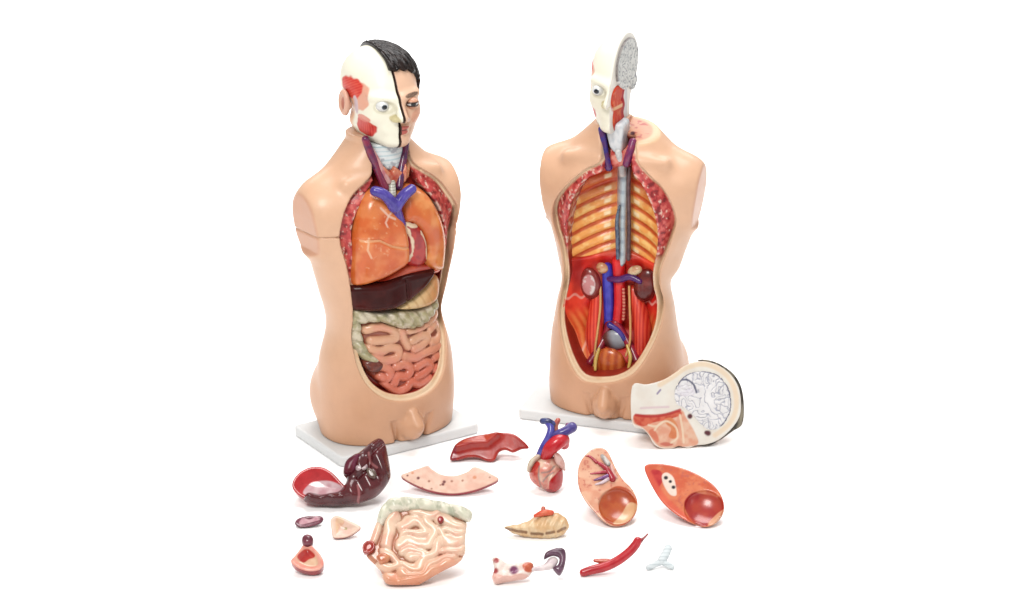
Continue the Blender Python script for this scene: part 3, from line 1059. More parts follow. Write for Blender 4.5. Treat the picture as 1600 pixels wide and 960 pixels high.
# neck
slab("larynx", FB, b_([(949, 196), (973, 196), (973, 222), (970, 240), (958, 236), (951, 222)], -.030), -.036, .02, .006, organ_noise((236, 238, 240), (206, 214, 220), .01), M_ORG, B)
pipe("right_jugular_vein", q3([(940, 202, -.026), (943, 224, -.030), (946, 244, -.034), (951, 262, -.034)]), [.007, .008, .008, .008], organ_noise((60, 48, 140), (96, 46, 110), .01), M_WET, B)
pipe("left_jugular_vein", q3([(989, 222, -.024), (984, 240, -.032), (979, 256, -.034)]), [.008, .009, .008], organ_noise((120, 44, 100), (160, 50, 90), .01), M_WET, B)
pipe("right_carotid_artery", q3([(934, 206, -.018), (937, 232, -.024), (942, 258, -.03)]), .0055, organ_noise((226, 150, 130), (214, 96, 80), .008), M_WET, B)
slab("thyroid_gland", FB, b_([(954, 232), (964, 240), (975, 234), (982, 226), (985, 246), (972, 260), (955, 258)], -.03), -.036, .02, .008, organ_noise((206, 70, 60), (236, 150, 130), .008), M_WET, B)
pipe("windpipe", q3([(966, 238, -.036), (970, 252, -.028), (973, 272, -.004)]), .007, organ_noise((236, 234, 230), (204, 208, 210), .006), M_ORG, B)

HB = (-.002, .016, .592 + PLATE)
HBR = R(-3)
skB = solid("skull_quarter", half(lambda X, Y, Z: smin(smin(head_core(X, Y, Z, 0, lips=False), cap(X, Y, Z, (-.012, .028, .06), (-.014, .026, -.03), .030, .030), .02), cap(X, Y, Z, (-.01, -.02, .01), (-.012, -.012, -.02), .022, .020), .02), -1, 0.0),
            (-.085, -.12, -.03), (.002, .12, .225), .0019, skull_paint(True), M_BONE, B, HB, HBR)
skB.scale = (.92, .92, .81)
eyeball((-.031, -.0750, .103), .0135, skB, (-.06, 0))


def folds(P):
    """1 in the furrows between the winding folds of a cut brain"""
    t = np.abs(np.mod(fbm(P, .026, 31) * 7.5, 1) - .5) * 2
    return 1 - step(.05, .45, t)


def brain_f(X, Y, Z):
    e = ell(X * 0, Y, Z, (0, .022, .146), (1, .076, .062)) + 0 * X
    e = smin(e, ell(X * 0, Y, Z, (0, .068, .088), (1, .026, .020)) + 0 * X, .01)
    sh = np.broadcast(Y, Z).shape
    yz = np.stack([np.zeros(sh[1] * sh[2]), np.broadcast_to(Y, sh).ravel(), np.broadcast_to(Z, sh).ravel()], 1)
    w = folds(yz).reshape(1, sh[1], sh[2])
    return np.maximum(smax(e, X - .0052 + .0022 * w, .003), -X - .012)


def brain_paint(V):
    n = len(V)
    y, z = V[:, 1], V[:, 2]
    col = mix(flat(n, (232, 232, 228)), flat(n, (158, 162, 168)), folds(V * [0, 1, 1]))
    e = np.hypot((y - .022) / .076, (z - .146) / .062)
    return mix(col, flat(n, (90, 70, 66)), step(.92, 1.0, e) * (z > .12) * .7)


def throat_f(X, Y, Z):
    f = ell(X * 0, Y, Z, (0, -.046, .082), (1, .038, .026)) + 0 * X
    f = smin(f, ell(X * 0, Y, Z, (0, -.036, .030), (1, .034, .040)) + 0 * X, .008)
    f = smin(f, ell(X * 0, Y, Z, (0, -.002, .03), (1, .009, .075)) + 0 * X, .006)
    return np.maximum(smax(f, X - .0022 - .0012 * np.sin(160 * Z + 40 * Y), .002), -X - .006)


def throat_paint(V):
    n = len(V)
    y, z = V[:, 1], V[:, 2]
    col = mix(flat(n, (214, 66, 34)), flat(n, (190, 36, 30)), step(.05, .0, z))
    col = mix(col, flat(n, (232, 120, 76)), step(.5, .7, fbm(V, .012, 6)) * .7)
    col = mix(col, flat(n, (246, 196, 150)), 1 - step(.003, .006, np.abs(z - .054 + .1 * (y + .04))))
    return mix(col, flat(n, (178, 26, 36)), step(-.014, -.010, y) * 1.0)


solid("throat_section", throat_f, (-.006, -.09, -.05), (.006, .02, .115), .0015, throat_paint, M_MATT, skB)
solid("brain_section", brain_f, (-.012, -.08, .06), (.006, .12, .215), .0016, brain_paint, M_MATT, skB)

# ======================================================================= organs laid out on the white table
class Loose:
    """an organ lying on the table: u to the right, v up its face, w out of the face"""

    def __init__(self, name, label, cat, px, py, elev=50, yaw=0, h0=.03):
        e, y = R(elev), R(yaw)
        w = np.array([math.sin(y) * math.cos(e), -math.cos(y) * math.cos(e), math.sin(e)])
        u = np.array([math.cos(y), math.sin(y), 0])
        v = np.cross(w, u)
        self.u, self.v, self.w = u, v, w
        self.o = hit(px, py, np.array([0, 0, h0]), np.array([0, 0, 1.0]))
        self.d = ray(px, py)
        self.e = empty(name, label, cat, self.mat(self.o))

    def mat(self, o):
        return Matrix(((self.u[0], self.v[0], self.w[0], o[0]), (self.u[1], self.v[1], self.w[1], o[1]), (self.u[2], self.v[2], self.w[2], o[2]), (0, 0, 0, 1)))

    def uv(self, px, py, w=0.0):
        h = hit(px, py, self.o + self.w * w, self.w) - self.o
        return np.array([h @ self.u, h @ self.v])

    def uvs(self, pts, w=0.0):
        return np.array([self.uv(p[0], p[1], w) for p in pts])

    def p3s(self, pts, w=0.0):
        return np.array([np.r_[self.uv(p[0], p[1], p[2] if len(p) > 2 else w), p[2] if len(p) > 2 else w] for p in pts])

    def rest(self):
        """slide the organ along the line of sight until its lowest point touches the table"""
        m = 1e9
        for o in self.e.children_recursive:
            n = len(o.data.vertices)
            c = np.empty(n * 3, np.float32)
            o.data.vertices.foreach_get("co", c)
            c = c.reshape(-1, 3)
            m = min(m, (self.o[2] + c @ np.array([self.u[2], self.v[2], self.w[2]])).min())
        self.e.matrix_world = self.mat(self.o + self.d * (-m / self.d[2]))

    def piece(self, name, outline, front, back, paint, mat=None, kf=.006, kb=.02, dome=0.0, dr=.015, relief=None, res=.0013, parent=None, raw=False, n=5, w=0.0, pad=0.0, carve=None):
        """body between w = -back and w = front inside the outline; kf and kb round its front and back edges"""
        P = outline if raw else spline(self.uvs(outline, w), n, True)
        lo2, hi2 = P.min(0), P.max(0)

        def f(X, Y, Z):
            U, V = X[:, :, 0], Y[:, :, 0]
            d = poly2(U, V, P)
            t = np.full(d.shape, w + front)
            if dome:
                t = t + dome * (1 - np.clip(1 + d / dr, 0, 1) ** 2)
            if relief is not None:
                t = t + relief(U, V, d)
            g = smax(d[:, :, None] + 0 * Z, (Z - t[:, :, None]) * .85, kf)
            b = w - back
            if kb > .012:
                bb = b + back * .92 * np.clip(1 + d / (kb * 1.6), 0, 1) ** 2
                g = smax(g, (bb[:, :, None] - Z) * .7, .004)
            else:
                g = smax(g, b - Z, kb)
            if carve is not None:
                g = carve(g, X, Y, Z)
            return g
        return solid(name, f, (lo2[0], lo2[1], w - back - .002), (hi2[0], hi2[1], w + front + dome + .012 + pad), res, paint, mat or M_WET, parent or self.e)

    def pipe(self, name, pts, rad, paint, mat=None, parent=None, res=.0013, w=0.0):
        return pipe(name, self.p3s(pts, w), rad, paint, mat or M_WET, parent or self.e, res=res, loc=(0, 0, 0))


def nz2(c1, c2, scale=.015, seed=0):
    return organ_noise(c1, c2, scale, None, seed)


def dots(base, L, pts, c):
    """painted vessel holes: (px, py, radius px)"""
    q = [(L.uv(p[0], p[1]), p[2] / 770.) for p in pts]

    def p(V):
        col = base(V)
        for a, r in q:
            col = mix(col, flat(len(V), c), 1 - step(r * .6, r * 1.3, np.hypot(V[:, 0] - a[0], V[:, 1] - a[1])))
        return col
    return p


def strokes(base, L, lines, c, wpx, fade=.85):
    q = [spline(L.uvs(l), 4) for l in lines]

    def p(V):
        col = base(V)
        for l in q:
            d = line2(V[:, 0], V[:, 1], l)
            col = mix(col, flat(len(V), c), fade * (1 - step(wpx / 770 * .4, wpx / 770 * 1.1, d)))
        return col
    return p


def patches(base, L, items):
    """(outline px, colour or paint)"""
    q = [(spline(L.uvs(o), 4, True), c) for o, c in items]

    def p(V):
        col = base(V)
        for P, c in q:
            d = poly2(V[:, 0], V[:, 1], P)
            cc = c(V) if callable(c) else flat(len(V), c)
            col = mix(col, cc, step(.0012, -.0012, d))
        return col
    return p


def front_back(front, side, w0, P=None, inset=.003):
    """one colour for the cut face, another for the outside"""
    def p(V):
        t = step(w0 - .0022, w0 - .0006, V[:, 2])
        if P is not None:
            t = np.maximum(t, step(inset, inset + .0012, -poly2(V[:, 0], V[:, 1], P)) * (V[:, 2] > -.0155))
        return mix(side(V), front(V), t)
    return p


# ---- liver, dark lobe with a red bowl
L = Loose("liver_model", "dark maroon liver model with a bright red bowl at its end", "organ model", 540, 770, 38)
L.piece("red_lobe", [(456, 758), (464, 742), (482, 731), (502, 730), (518, 738), (530, 750), (540, 764), (526, 778), (500, 784), (478, 780), (463, 771)], .004, .030,
        patches(nz2((182, 26, 34), (206, 42, 48), .02), L, [([(474, 772), (482, 757), (500, 751), (520, 753), (538, 764), (522, 772), (498, 775)], nz2((214, 160, 168), (232, 200, 204), .015))]), kf=.005, kb=.012,  # pale patch paints the white sheen inside the bowl
        relief=lambda U, V, d: -.008 * np.clip(-d / .028, 0, 1) ** .7, res=.0014)
dk = L.piece("dark_lobe", [(474, 783), (482, 770), (508, 772), (530, 766), (541, 752), (536, 740), (539, 722), (553, 711), (574, 696), (590, 684), (601, 690), (607, 710), (611, 737), (608, 752), (595, 771), (575, 783), (550, 789), (515, 791), (490, 789)],
             .012, .038, strokes(nz2((78, 20, 28), (98, 28, 34), .03), L, [[(560, 762), (562, 776), (560, 786)], [(577, 712), (580, 726), (590, 735)]], (196, 120, 122), 2.2, .6), M_WET, kf=.016, kb=.03, dome=.010, dr=.02,
             relief=lambda U, V, d: .004 * np.sin(U * 150 + V * 80) - .005 * np.exp(-(line2(U, V, L.uvs([(560, 704), (556, 728), (540, 748)])) / .004) ** 2) - .006 * np.exp(-(line2(U, V, L.uvs([(598, 694), (580, 716), (576, 738), (560, 750)])) / .004) ** 2))
L.piece("gall_bladder", [(573, 738), (580, 735), (589, 744), (586, 752), (577, 750)], .022, .006, nz2((120, 106, 92), (96, 66, 56), .008), kf=.006, kb=.006, parent=dk, w=.006)
L.piece("caudate_lobe", [(538, 742), (540, 724), (553, 713), (564, 712), (560, 728), (552, 742)], .020, .006, nz2((116, 52, 74), (96, 34, 44), .012), M_DARK, kf=.012, kb=.006, parent=dk, w=.006)
L.piece("portal_vessels", [(556, 733), (562, 728), (568, 732), (574, 728), (575, 735), (566, 740), (558, 739)], .020, .006, nz2((226, 206, 206), (176, 150, 156), .006), kf=.006, kb=.006, parent=dk, w=.006)
L.rest()

# ---- red liver wedge
L = Loose("liver_half", "smooth crimson crescent of liver with a bay in its lower edge, lying beside the heart", "organ model", 765, 712, 40)
L.piece("wedge", [(702, 719), (707, 702), (720, 688), (745, 680), (778, 676), (800, 677), (814, 685), (828, 700), (815, 703), (802, 708), (790, 704), (780, 708), (774, 720), (762, 722), (746, 716), (730, 716), (715, 720)], .008, .028,
        patches(nz2((168, 34, 26), (186, 50, 38), .02), L, [([(722, 692), (745, 683), (772, 680), (762, 692), (740, 694)], nz2((206, 84, 56), (190, 60, 44), .02)), ([(700, 716), (704, 706), (712, 700), (712, 722)], (150, 24, 40))]),  # first patch: top facet painted lighter, as lit from above
        kf=.006, kb=.022, relief=lambda U, V, d: .010 * np.exp(-(line2(U, V, L.uvs([(714, 700), (738, 694), (760, 693), (775, 681)])) / .008) ** 2) - .004)
L.rest()

# ---- pale liver slice
L = Loose("liver_slice", "pale pink crescent slice of liver with vessel holes and a dark red rim below", "organ model", 703, 770, 52)
sl = [(626, 744), (638, 737), (655, 731), (668, 727), (674, 732), (690, 741), (710, 743), (730, 737), (741, 729), (755, 733), (768, 740), (780, 748), (765, 757), (740, 766), (710, 771), (680, 768), (652, 759)]
fc_ = dots(dots(dots(nz2((240, 190, 168), (246, 208, 186), .012), L, [(653, 747, 2.4), (694, 753, 2.6), (692, 757, 2.4), (636, 743, 1.5)], (120, 50, 50)), L, [(670, 752, 2), (706, 752, 2), (688, 758, 1.6), (659, 762, 1.6), (674, 764, 1.6), (723, 751, 1.8), (766, 746, 1.6)], (176, 120, 96)), L, [(742, 746, 3), (644, 739, 2)], (226, 150, 110))
sl_p = front_back(fc_, nz2((158, 30, 50), (176, 44, 60), .02), .0)
L.piece("slice", sl, .0, .014, sl_p, M_ORG, kf=.0015, kb=.006)
L.rest()

# ---- heart
L = Loose("heart_model", "heart model with blue and red vessel stubs, standing beside the crimson liver wedge", "organ model", 853, 765, 22, -6)
hp = patches(nz2((240, 204, 180), (226, 140, 124), .012), L, [
    ([(823, 745), (826, 730), (836, 720), (845, 724), (842, 742), (846, 758), (838, 764), (824, 752)], nz2((200, 52, 44), (226, 120, 96), .012)),
    ([(858, 766), (860, 752), (870, 740), (880, 732), (886, 745), (882, 762), (870, 775), (850, 774)], nz2((186, 28, 34), (206, 50, 50), .014)),
    ([(846, 768), (858, 764), (872, 772), (856, 776)], (176, 30, 36))])
hp = strokes(hp, L, [[(844, 728), (843, 744), (846, 762)], [(848, 738), (860, 736), (868, 728)], [(850, 752), (856, 744), (866, 738)]], (126, 132, 128), 1.6, .6)
hb = L.piece("heart_body", [(822, 738), (826, 724), (836, 712), (852, 707), (868, 710), (880, 722), (884, 742), (881, 762), (869, 773), (855, 773), (838, 764), (825, 752)], .004, .026, hp, M_WET, kf=.03, kb=.03, dome=.022, dr=.035,
             relief=lambda U, V, d: -.004 * np.exp(-(line2(U, V, L.uvs([(866, 730), (858, 745), (850, 768)])) / .003) ** 2))
L.piece("left_atrium", [(866, 706), (876, 710), (883, 722), (884, 736), (876, 730), (868, 722)], .020, .006, nz2((240, 200, 190), (226, 170, 160), .01), kf=.010, kb=.008)
L.piece("right_atrium", [(823, 734), (828, 718), (842, 708), (846, 714), (836, 724), (828, 738)], .016, .010, nz2((236, 226, 200), (214, 186, 166), .01), kf=.010, kb=.008)
hv = nz2((66, 64, 160), (92, 86, 180), .01)
L.pipe("superior_vena_cava", [(842, 712, .004), (849, 698, .010), (858, 682, .010), (861, 668, .008), (856, 659, .004)], [.0062, .0072, .0076, .0070, .0065], hv)
L.pipe("brachiocephalic_vein", [(864, 661, .006), (856, 657, .006), (848, 657, .004)], [.0055, .0060, .0062], nz2((70, 80, 140), (40, 44, 90), .006))
L.pipe("carotid_artery", [(868, 676, -.004), (868, 664, -.004), (872, 656, -.004)], [.0060, .0056, .0052], nz2((206, 96, 84), (226, 140, 120), .01))
L.pipe("aortic_arch", [(853, 712, .004), (860, 700, .012), (872, 690, .012), (880, 686, .006), (882, 694, -.004)], [.0115, .014, .0145, .0125, .010], nz2((204, 18, 34), (222, 44, 56), .014))
L.pipe("pulmonary_artery", [(860, 682, .006), (874, 677, .010), (886, 672, .008), (894, 667, .004)], [.006, .0085, .0095, .0105], nz2((70, 56, 140), (96, 86, 156), .008))
L.pipe("subclavian_artery", [(886, 676, .002), (888, 664, .0)], [.0060, .0058], nz2((132, 40, 110), (150, 60, 120), .01))
L.rest()

# ---- lung halves
def bowl(L, c, r, depth):
    a = L.uv(*c)
    rr = r / 770

    def g(U, V, d):
        q = np.hypot(U - a[0], V - a[1]) / rr
        return -depth * np.sqrt(np.clip(1 - q * q, 0, 1)) * step(.0, .006, -d)
    return g


def lung_face(c1, c2, seed):
    def p(V):
        n = len(V)
        col = mix(flat(n, c1), flat(n, c2), step(.35, .65, fbm(V, .014, seed)))
        return mix(col, flat(n, (196, 96, 84)), step(.60, .70, fbm(V, .0055, seed + 4)) * .6)
    return p


L = Loose("lung_half", "peach lung half with branching red and purple vessels, lying just right of the heart", "organ model", 950, 815, 50, 8)
lo_ = [(901, 745), (904, 724), (914, 708), (928, 698), (942, 698), (952, 706), (962, 727), (974, 747), (990, 764), (998, 785), (993, 806), (978, 820), (960, 823), (944, 816), (928, 800), (913, 782), (904, 764)]
bw = [(936, 795), (940, 776), (953, 764), (966, 759), (982, 764), (993, 776), (998, 792), (990, 810), (976, 820), (958, 821), (943, 812)]
base_ = front_back(patches(lung_face((234, 164, 132), (242, 188, 156), 3), L, [(bw, nz2((206, 104, 54), (190, 78, 40), .02)), ([(972, 800), (984, 782), (996, 790), (988, 808), (974, 818), (958, 818)], nz2((232, 176, 130), (240, 196, 150), .02))]), nz2((206, 110, 80), (220, 140, 104), .02), -.002, spline(L.uvs(lo_), 5, True))
L.piece("lung_body", lo_, .0, .034, base_, M_WET, kf=.004, kb=.03,
        relief=bowl(L, (965, 790), 27.5, .014))
br = nz2((176, 32, 50), (196, 60, 80), .008)
L.pipe("pulmonary_vessel", [(957, 748, .001), (950, 735, .003), (940, 726, .002), (930, 720, .0)], [.0065, .0055, .004, .002], br)
L.pipe("pulmonary_vessel", [(950, 736, .003), (938, 738, .002), (922, 740, .0)], [.004, .003, .0015], br)
L.pipe("pulmonary_vessel", [(952, 742, .002), (942, 746, .003), (928, 750, .0)], [.0042, .0036, .0018], nz2((110, 60, 126), (140, 80, 140), .006))
L.pipe("pulmonary_vessel", [(932, 722, .001), (922, 713, .001), (914, 712, .0)], [.0035, .0025, .0012], br)
L.pipe("bronchus", [(950, 724, .002), (944, 716, .002), (941, 712, .0)], [.005, .0048, .004], nz2((226, 220, 214), (170, 166, 160), .006), M_ORG)
L.pipe("bronchus", [(950, 748, .002), (940, 754, .002), (930, 757, .0)], [.0036, .003, .0018], nz2((236, 214, 220), (214, 180, 190), .006), M_ORG)
L.pipe("bronchus", [(955, 727, .001), (958, 738, .002), (964, 746, .001)], [.003, .003, .002], nz2((240, 200, 190), (236, 180, 170), .006), M_ORG)
L.rest()

L = Loose("lung_half", "orange red lung half with black holes, lying below the halved head", "organ model", 1085, 818, 50, -8)
lo_ = [(1005, 732), (1009, 724), (1022, 722), (1045, 724), (1072, 731), (1098, 743), (1118, 758), (1130, 776), (1133, 797), (1123, 815), (1103, 824), (1080, 818), (1054, 803), (1032, 783), (1015, 756)]
bw = [(1070, 792), (1071, 780), (1084, 769), (1104, 770), (1122, 775), (1132, 782), (1132, 800), (1120, 814), (1100, 820), (1082, 812)]
lf = patches(lung_face((216, 98, 62), (230, 130, 88), 7), L, [
    (bw, nz2((178, 38, 40), (196, 70, 50), .02)),
    ([(1108, 812), (1122, 798), (1132, 796), (1126, 814), (1108, 821)], nz2((232, 150, 112), (240, 180, 140), .02)),
    ([(1013, 740), (1020, 733), (1032, 736), (1036, 748), (1030, 760), (1026, 770), (1018, 756)], nz2((190, 30, 36), (206, 56, 50), .01)),
    ([(1034, 742), (1042, 738), (1052, 746), (1056, 762), (1056, 774), (1046, 772), (1036, 756)], (248, 226, 210))])
lf = dots(lf, L, [(1040, 746, 3.2), (1047, 752, 2.6), (1052, 761, 3.0)], (36, 26, 36))
lf = strokes(lf, L, [[(1008, 730), (1018, 752), (1034, 776), (1054, 796), (1074, 810)]], (228, 96, 70), 7, .8)
L.piece("lung_body", lo_, .0, .034, front_back(lf, nz2((178, 56, 46), (196, 80, 60), .02), -.002, spline(L.uvs(lo_), 5, True)), M_WET, kf=.004, kb=.03,
        relief=bowl(L, (1100, 794), 28.5, .015))
L.rest()

# ---- stomach
L = Loose("stomach_model", "cream coloured stomach model with a brown seam and a small red gullet on top", "organ model", 840, 838, 36, 0)
st_face = lambda V: mix(mix(flat(len(V), (244, 214, 172)), flat(len(V), (236, 194, 144)), step(.35, .65, fbm(V, .014, 3))), flat(len(V), (222, 176, 124)), .4 * step(.5, .9, np.sin(V[:, 0] * 420 + 2 * np.sin(V[:, 1] * 120))))
stp = strokes(st_face, L, [[(790, 826), (808, 831), (822, 833)], [(830, 835), (848, 836)], [(854, 835), (866, 833)], [(872, 832), (884, 826)]], (130, 84, 44), 2.2, .85)
L.piece("stomach_body", [(783, 825), (792, 818), (806, 816), (820, 812), (834, 804), (846, 798), (860, 796), (876, 799), (888, 808), (893, 820), (889, 832), (878, 840), (862, 844), (842, 844), (818, 841), (798, 835)], .002, .024, stp, M_ORG, kf=.02, kb=.026, dome=.014, dr=.025,
        relief=lambda U, V, d: .0015 * np.sin(U * 420 + 2 * np.sin(V * 120)) - .003 * np.exp(-(line2(U, V, L.uvs([(788, 826), (820, 834), (850, 837), (890, 828)])) / .002) ** 2))
L.pipe("gullet", [(836, 806, .014), (850, 801, .016), (862, 801, .014)], [.0035, .0062, .005], nz2((226, 84, 52), (232, 120, 84), .008), M_ORG)
L.pipe("gullet_stub", [(849, 802, .016), (849, 794, .016)], [.0045, .0042], nz2((214, 110, 84), (190, 90, 70), .008), M_ORG)
L.rest()

# ---- intestine block
L = Loose("intestine_model", "peach intestine block of coiled loops with a grey green colon along its top", "organ model", 645, 905, 42, 0)
ol = [(568, 857), (575, 845), (583, 822), (592, 802), (602, 786), (618, 779), (648, 779), (690, 786), (734, 797), (732, 815), (729, 840), (728, 866), (716, 881), (700, 889), (682, 899), (662, 911), (655, 915), (640, 915), (606, 914), (597, 905), (590, 890), (575, 876), (569, 868)]
ic = [[(600, 797), (596, 812), (588, 830), (582, 846)],
      [(620, 806), (612, 820), (606, 836), (602, 852)],
      [(626, 826), (640, 814), (656, 818), (662, 832), (650, 836), (630, 834)],
      [(626, 846), (646, 850), (664, 848), (672, 838), (676, 824), (670, 814)],
      [(634, 858), (652, 860), (668, 866), (664, 872), (644, 868)],
      [(628, 880), (646, 886), (664, 880), (678, 862), (682, 846)],
      [(684, 826), (690, 838), (696, 846), (712, 842), (728, 842)],
      [(690, 812), (706, 816), (728, 820)], [(690, 860), (708, 856), (726, 856)],
      [(694, 829), (712, 830), (728, 831)],
      [(596, 880), (610, 886), (620, 878), (612, 866), (600, 864)],
      [(624, 892), (640, 897), (660, 894), (684, 880), (712, 868)],
      [(604, 900), (622, 907), (646, 907), (672, 897), (700, 884), (722, 874)], [(650, 802), (670, 806), (690, 802)]]
icp = [spline(L.uvs(c), 5) for c in ic]
rI = .0098


def gut_paint(V):
    col = coil_paint(icp, rI, (250, 214, 186), (242, 184, 150), (196, 116, 82), (-.03, .05), 1, True)(V)
    n = len(V)
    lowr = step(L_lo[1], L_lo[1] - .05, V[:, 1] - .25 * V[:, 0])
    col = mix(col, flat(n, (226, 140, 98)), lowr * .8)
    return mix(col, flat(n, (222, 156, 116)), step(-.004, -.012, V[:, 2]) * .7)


L_lo = L.uv(640, 870)
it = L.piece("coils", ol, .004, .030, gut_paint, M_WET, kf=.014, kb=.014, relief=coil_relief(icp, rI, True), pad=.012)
cp = lambda V: mix(mix(flat(len(V), (222, 220, 196)), flat(len(V), (244, 236, 216)), step(.35, .65, fbm(V, .012, 5))), flat(len(V), (176, 180, 156)), step(.55, .7, fbm(V, .012, 8)) * .7)
cl = spline(L.uvs([(598, 800), (612, 788), (640, 786), (668, 789), (698, 795), (728, 803)]), 6)
L.piece("colon", [(588, 812), (600, 786), (618, 777), (650, 777), (692, 784), (735, 796), (734, 815), (712, 808), (682, 801), (650, 798), (622, 800), (606, 810), (596, 822)], .012, .012, cp, M_ORG, kf=.012, kb=.01,
        relief=lambda U, V, d: .006 * np.abs(np.sin(U * 110 + V * 40)) - .003, pad=.008)
L.piece("caecum", [(566, 855), (573, 847), (583, 848), (586, 858), (578, 866), (568, 866)], .014, .010, nz2((186, 62, 46), (160, 44, 36), .008), kf=.006, kb=.008,
        relief=lambda U, V, d: -.006 * np.clip(-d / .006, 0, 1))
L.piece("appendix", [(588, 872), (600, 866), (610, 872), (606, 880), (594, 884)], .016, .010, nz2((232, 160, 116), (206, 120, 84), .008), kf=.008, kb=.008)
L.piece("cut_loop_end", [(684, 813), (689, 809), (694, 813), (692, 819), (686, 819)], .016, .006, nz2((170, 40, 40), (150, 30, 34), .006), kf=.003, kb=.004)
L.rest()

# ---- small pieces
L = Loose("kidney_slice", "tiny purple oval kidney slice with a pink centre, smallest of the dark pieces", "organ model", 483, 819, 56, 0)
L.piece("slice", [(460, 817), (466, 809), (482, 805), (500, 805), (506, 810), (500, 817), (484, 822), (468, 823)], .0, .010, front_back(patches(nz2((110, 44, 64), (130, 60, 80), .008), L, [([(467, 815), (474, 809), (484, 811), (494, 807), (500, 811), (488, 815), (480, 817), (470, 819)], nz2((244, 200, 206), (222, 160, 174), .006))]), nz2((98, 36, 52), (70, 30, 40), .01), -.001), kf=.003, kb=.008,
        relief=lambda U, V, d: -.002 * np.clip(-d / .004, 0, 1))
L.rest()
L = Loose("bladder_wedge", "small pale pink wedge shaped slice with a red edge, beside the kidney slice", "organ model", 538, 838, 45, 0)
lo_ = [(516, 812), (522, 806), (530, 806), (546, 813), (564, 823), (556, 832), (542, 839), (524, 841), (519, 836), (517, 824)]
L.piece("wedge", lo_, .0, .012, front_back(dots(patches(nz2((246, 204, 186), (248, 216, 194), .01), L, [([(524, 812), (532, 808), (538, 816), (530, 824), (526, 834)], nz2((240, 180, 150), (246, 208, 170), .008))]), L, [(540, 825, 2.2)], (190, 170, 120)), nz2((170, 62, 66), (150, 50, 56), .01), -.0005, spline(L.uvs(lo_), 5, True), .0025), M_ORG, kf=.002, kb=.008,
        relief=lambda U, V, d: -.005 * np.clip((-d - .004) / .012, 0, 1))
L.rest()
L = Loose("bladder_model", "opened red bladder model with a dark round knob on top", "organ model", 480, 888, 54, 0)
lo_ = [(454, 876), (460, 868), (468, 858), (474, 850), (484, 849), (492, 856), (501, 866), (506, 878), (502, 888), (490, 892), (476, 891), (462, 885)]
L.piece("bladder_body", lo_, .0, .024, front_back(patches(nz2((240, 150, 134), (246, 176, 156), .01), L, [
    ([(463, 872), (472, 860), (480, 856), (490, 863), (496, 873), (496, 881), (484, 884), (470, 878)], nz2((242, 206, 172), (236, 184, 150), .01)),
    ([(464, 870), (472, 860), (480, 856), (489, 862), (492, 868), (482, 872), (474, 877)], nz2((180, 30, 26), (196, 50, 36), .01))]), nz2((176, 50, 56), (150, 40, 50), .012), -.001, spline(L.uvs(lo_), 5, True), .0025), kf=.003, kb=.010,
        relief=lambda U, V, d: -.006 * np.clip((-d - .003) / .010, 0, 1))
L.piece("knob", [(471, 845), (473, 838), (480, 835), (488, 838), (490, 846), (486, 853), (475, 853)], .006, .012, nz2((106, 40, 56), (130, 60, 76), .008), kf=.008, kb=.008, dome=.003)
L.rest()

# ---- duodenum with spleen
L = Loose("duodenum_model", "pale pink duodenum model with purple spots and a dark purple spleen at one end", "organ model", 825, 905, 40, 0)
du = dots(dots(nz2((246, 218, 206), (250, 232, 222), .012), L, [(803, 892, 6.5)], (130, 60, 100)), L, [(775, 876, 4), (773, 893, 4.5), (789, 874, 2.5)], (176, 70, 70))
du = patches(du, L, [([(816, 884), (824, 879), (833, 882), (830, 894), (820, 894)], nz2((222, 120, 84), (196, 90, 60), .008)), ([(768, 896), (790, 902), (812, 898), (826, 900), (812, 908), (776, 913)], (240, 190, 176))])
L.piece("duodenum", [(768, 872), (774, 869), (784, 874), (792, 879), (812, 878), (824, 876), (834, 881), (832, 893), (822, 903), (808, 906), (790, 909), (774, 912), (768, 902), (771, 888)], .004, .014, du, M_ORG, kf=.010, kb=.010,
        relief=lambda U, V, d: .004 * np.exp(-(line2(U, V, L.uvs([(776, 904), (796, 902), (820, 898)])) / .006) ** 2) + .002 * np.sin(U * 260) * np.sin(V * 240), pad=.004)
L.piece("pancreas_tail", [(826, 886), (838, 883), (850, 879), (858, 870), (868, 868), (874, 876), (866, 888), (850, 892), (836, 893), (826, 896)], .0, .010, nz2((244, 228, 226), (226, 206, 210), .008), M_ORG, kf=.008, kb=.008)
L.piece("spleen", [(850, 874), (852, 864), (862, 858), (876, 855), (884, 860), (885, 874), (881, 890), (875, 899), (868, 894), (864, 887), (872, 882), (874, 872), (866, 868), (858, 870)], .006, .012, nz2((112, 74, 96), (84, 50, 70), .012), kf=.008, kb=.008)
L.rest()

# ---- red vessel
L = Loose("aorta_model", "long curved red artery with a thin tip, lying beside the white forked windpipe", "organ model", 950, 893, 40, 0)
L.pipe("artery", [(911, 895), (924, 891), (944, 886), (964, 877), (982, 864), (993, 852), (997, 845)], [.0072, .0082, .0088, .0086, .0084, .0082, .0076], nz2((186, 22, 36), (206, 40, 50), .012))
L.pipe("side_branch", [(950, 878), (940, 877), (929, 876)], [.0060, .0050, .0032], nz2((190, 56, 36), (206, 90, 60), .008))
L.pipe("tip", [(999, 846), (1006, 841), (1013, 834)], [.0056, .0026, .0018], nz2((150, 50, 56), (180, 100, 100), .006))
L.rest()

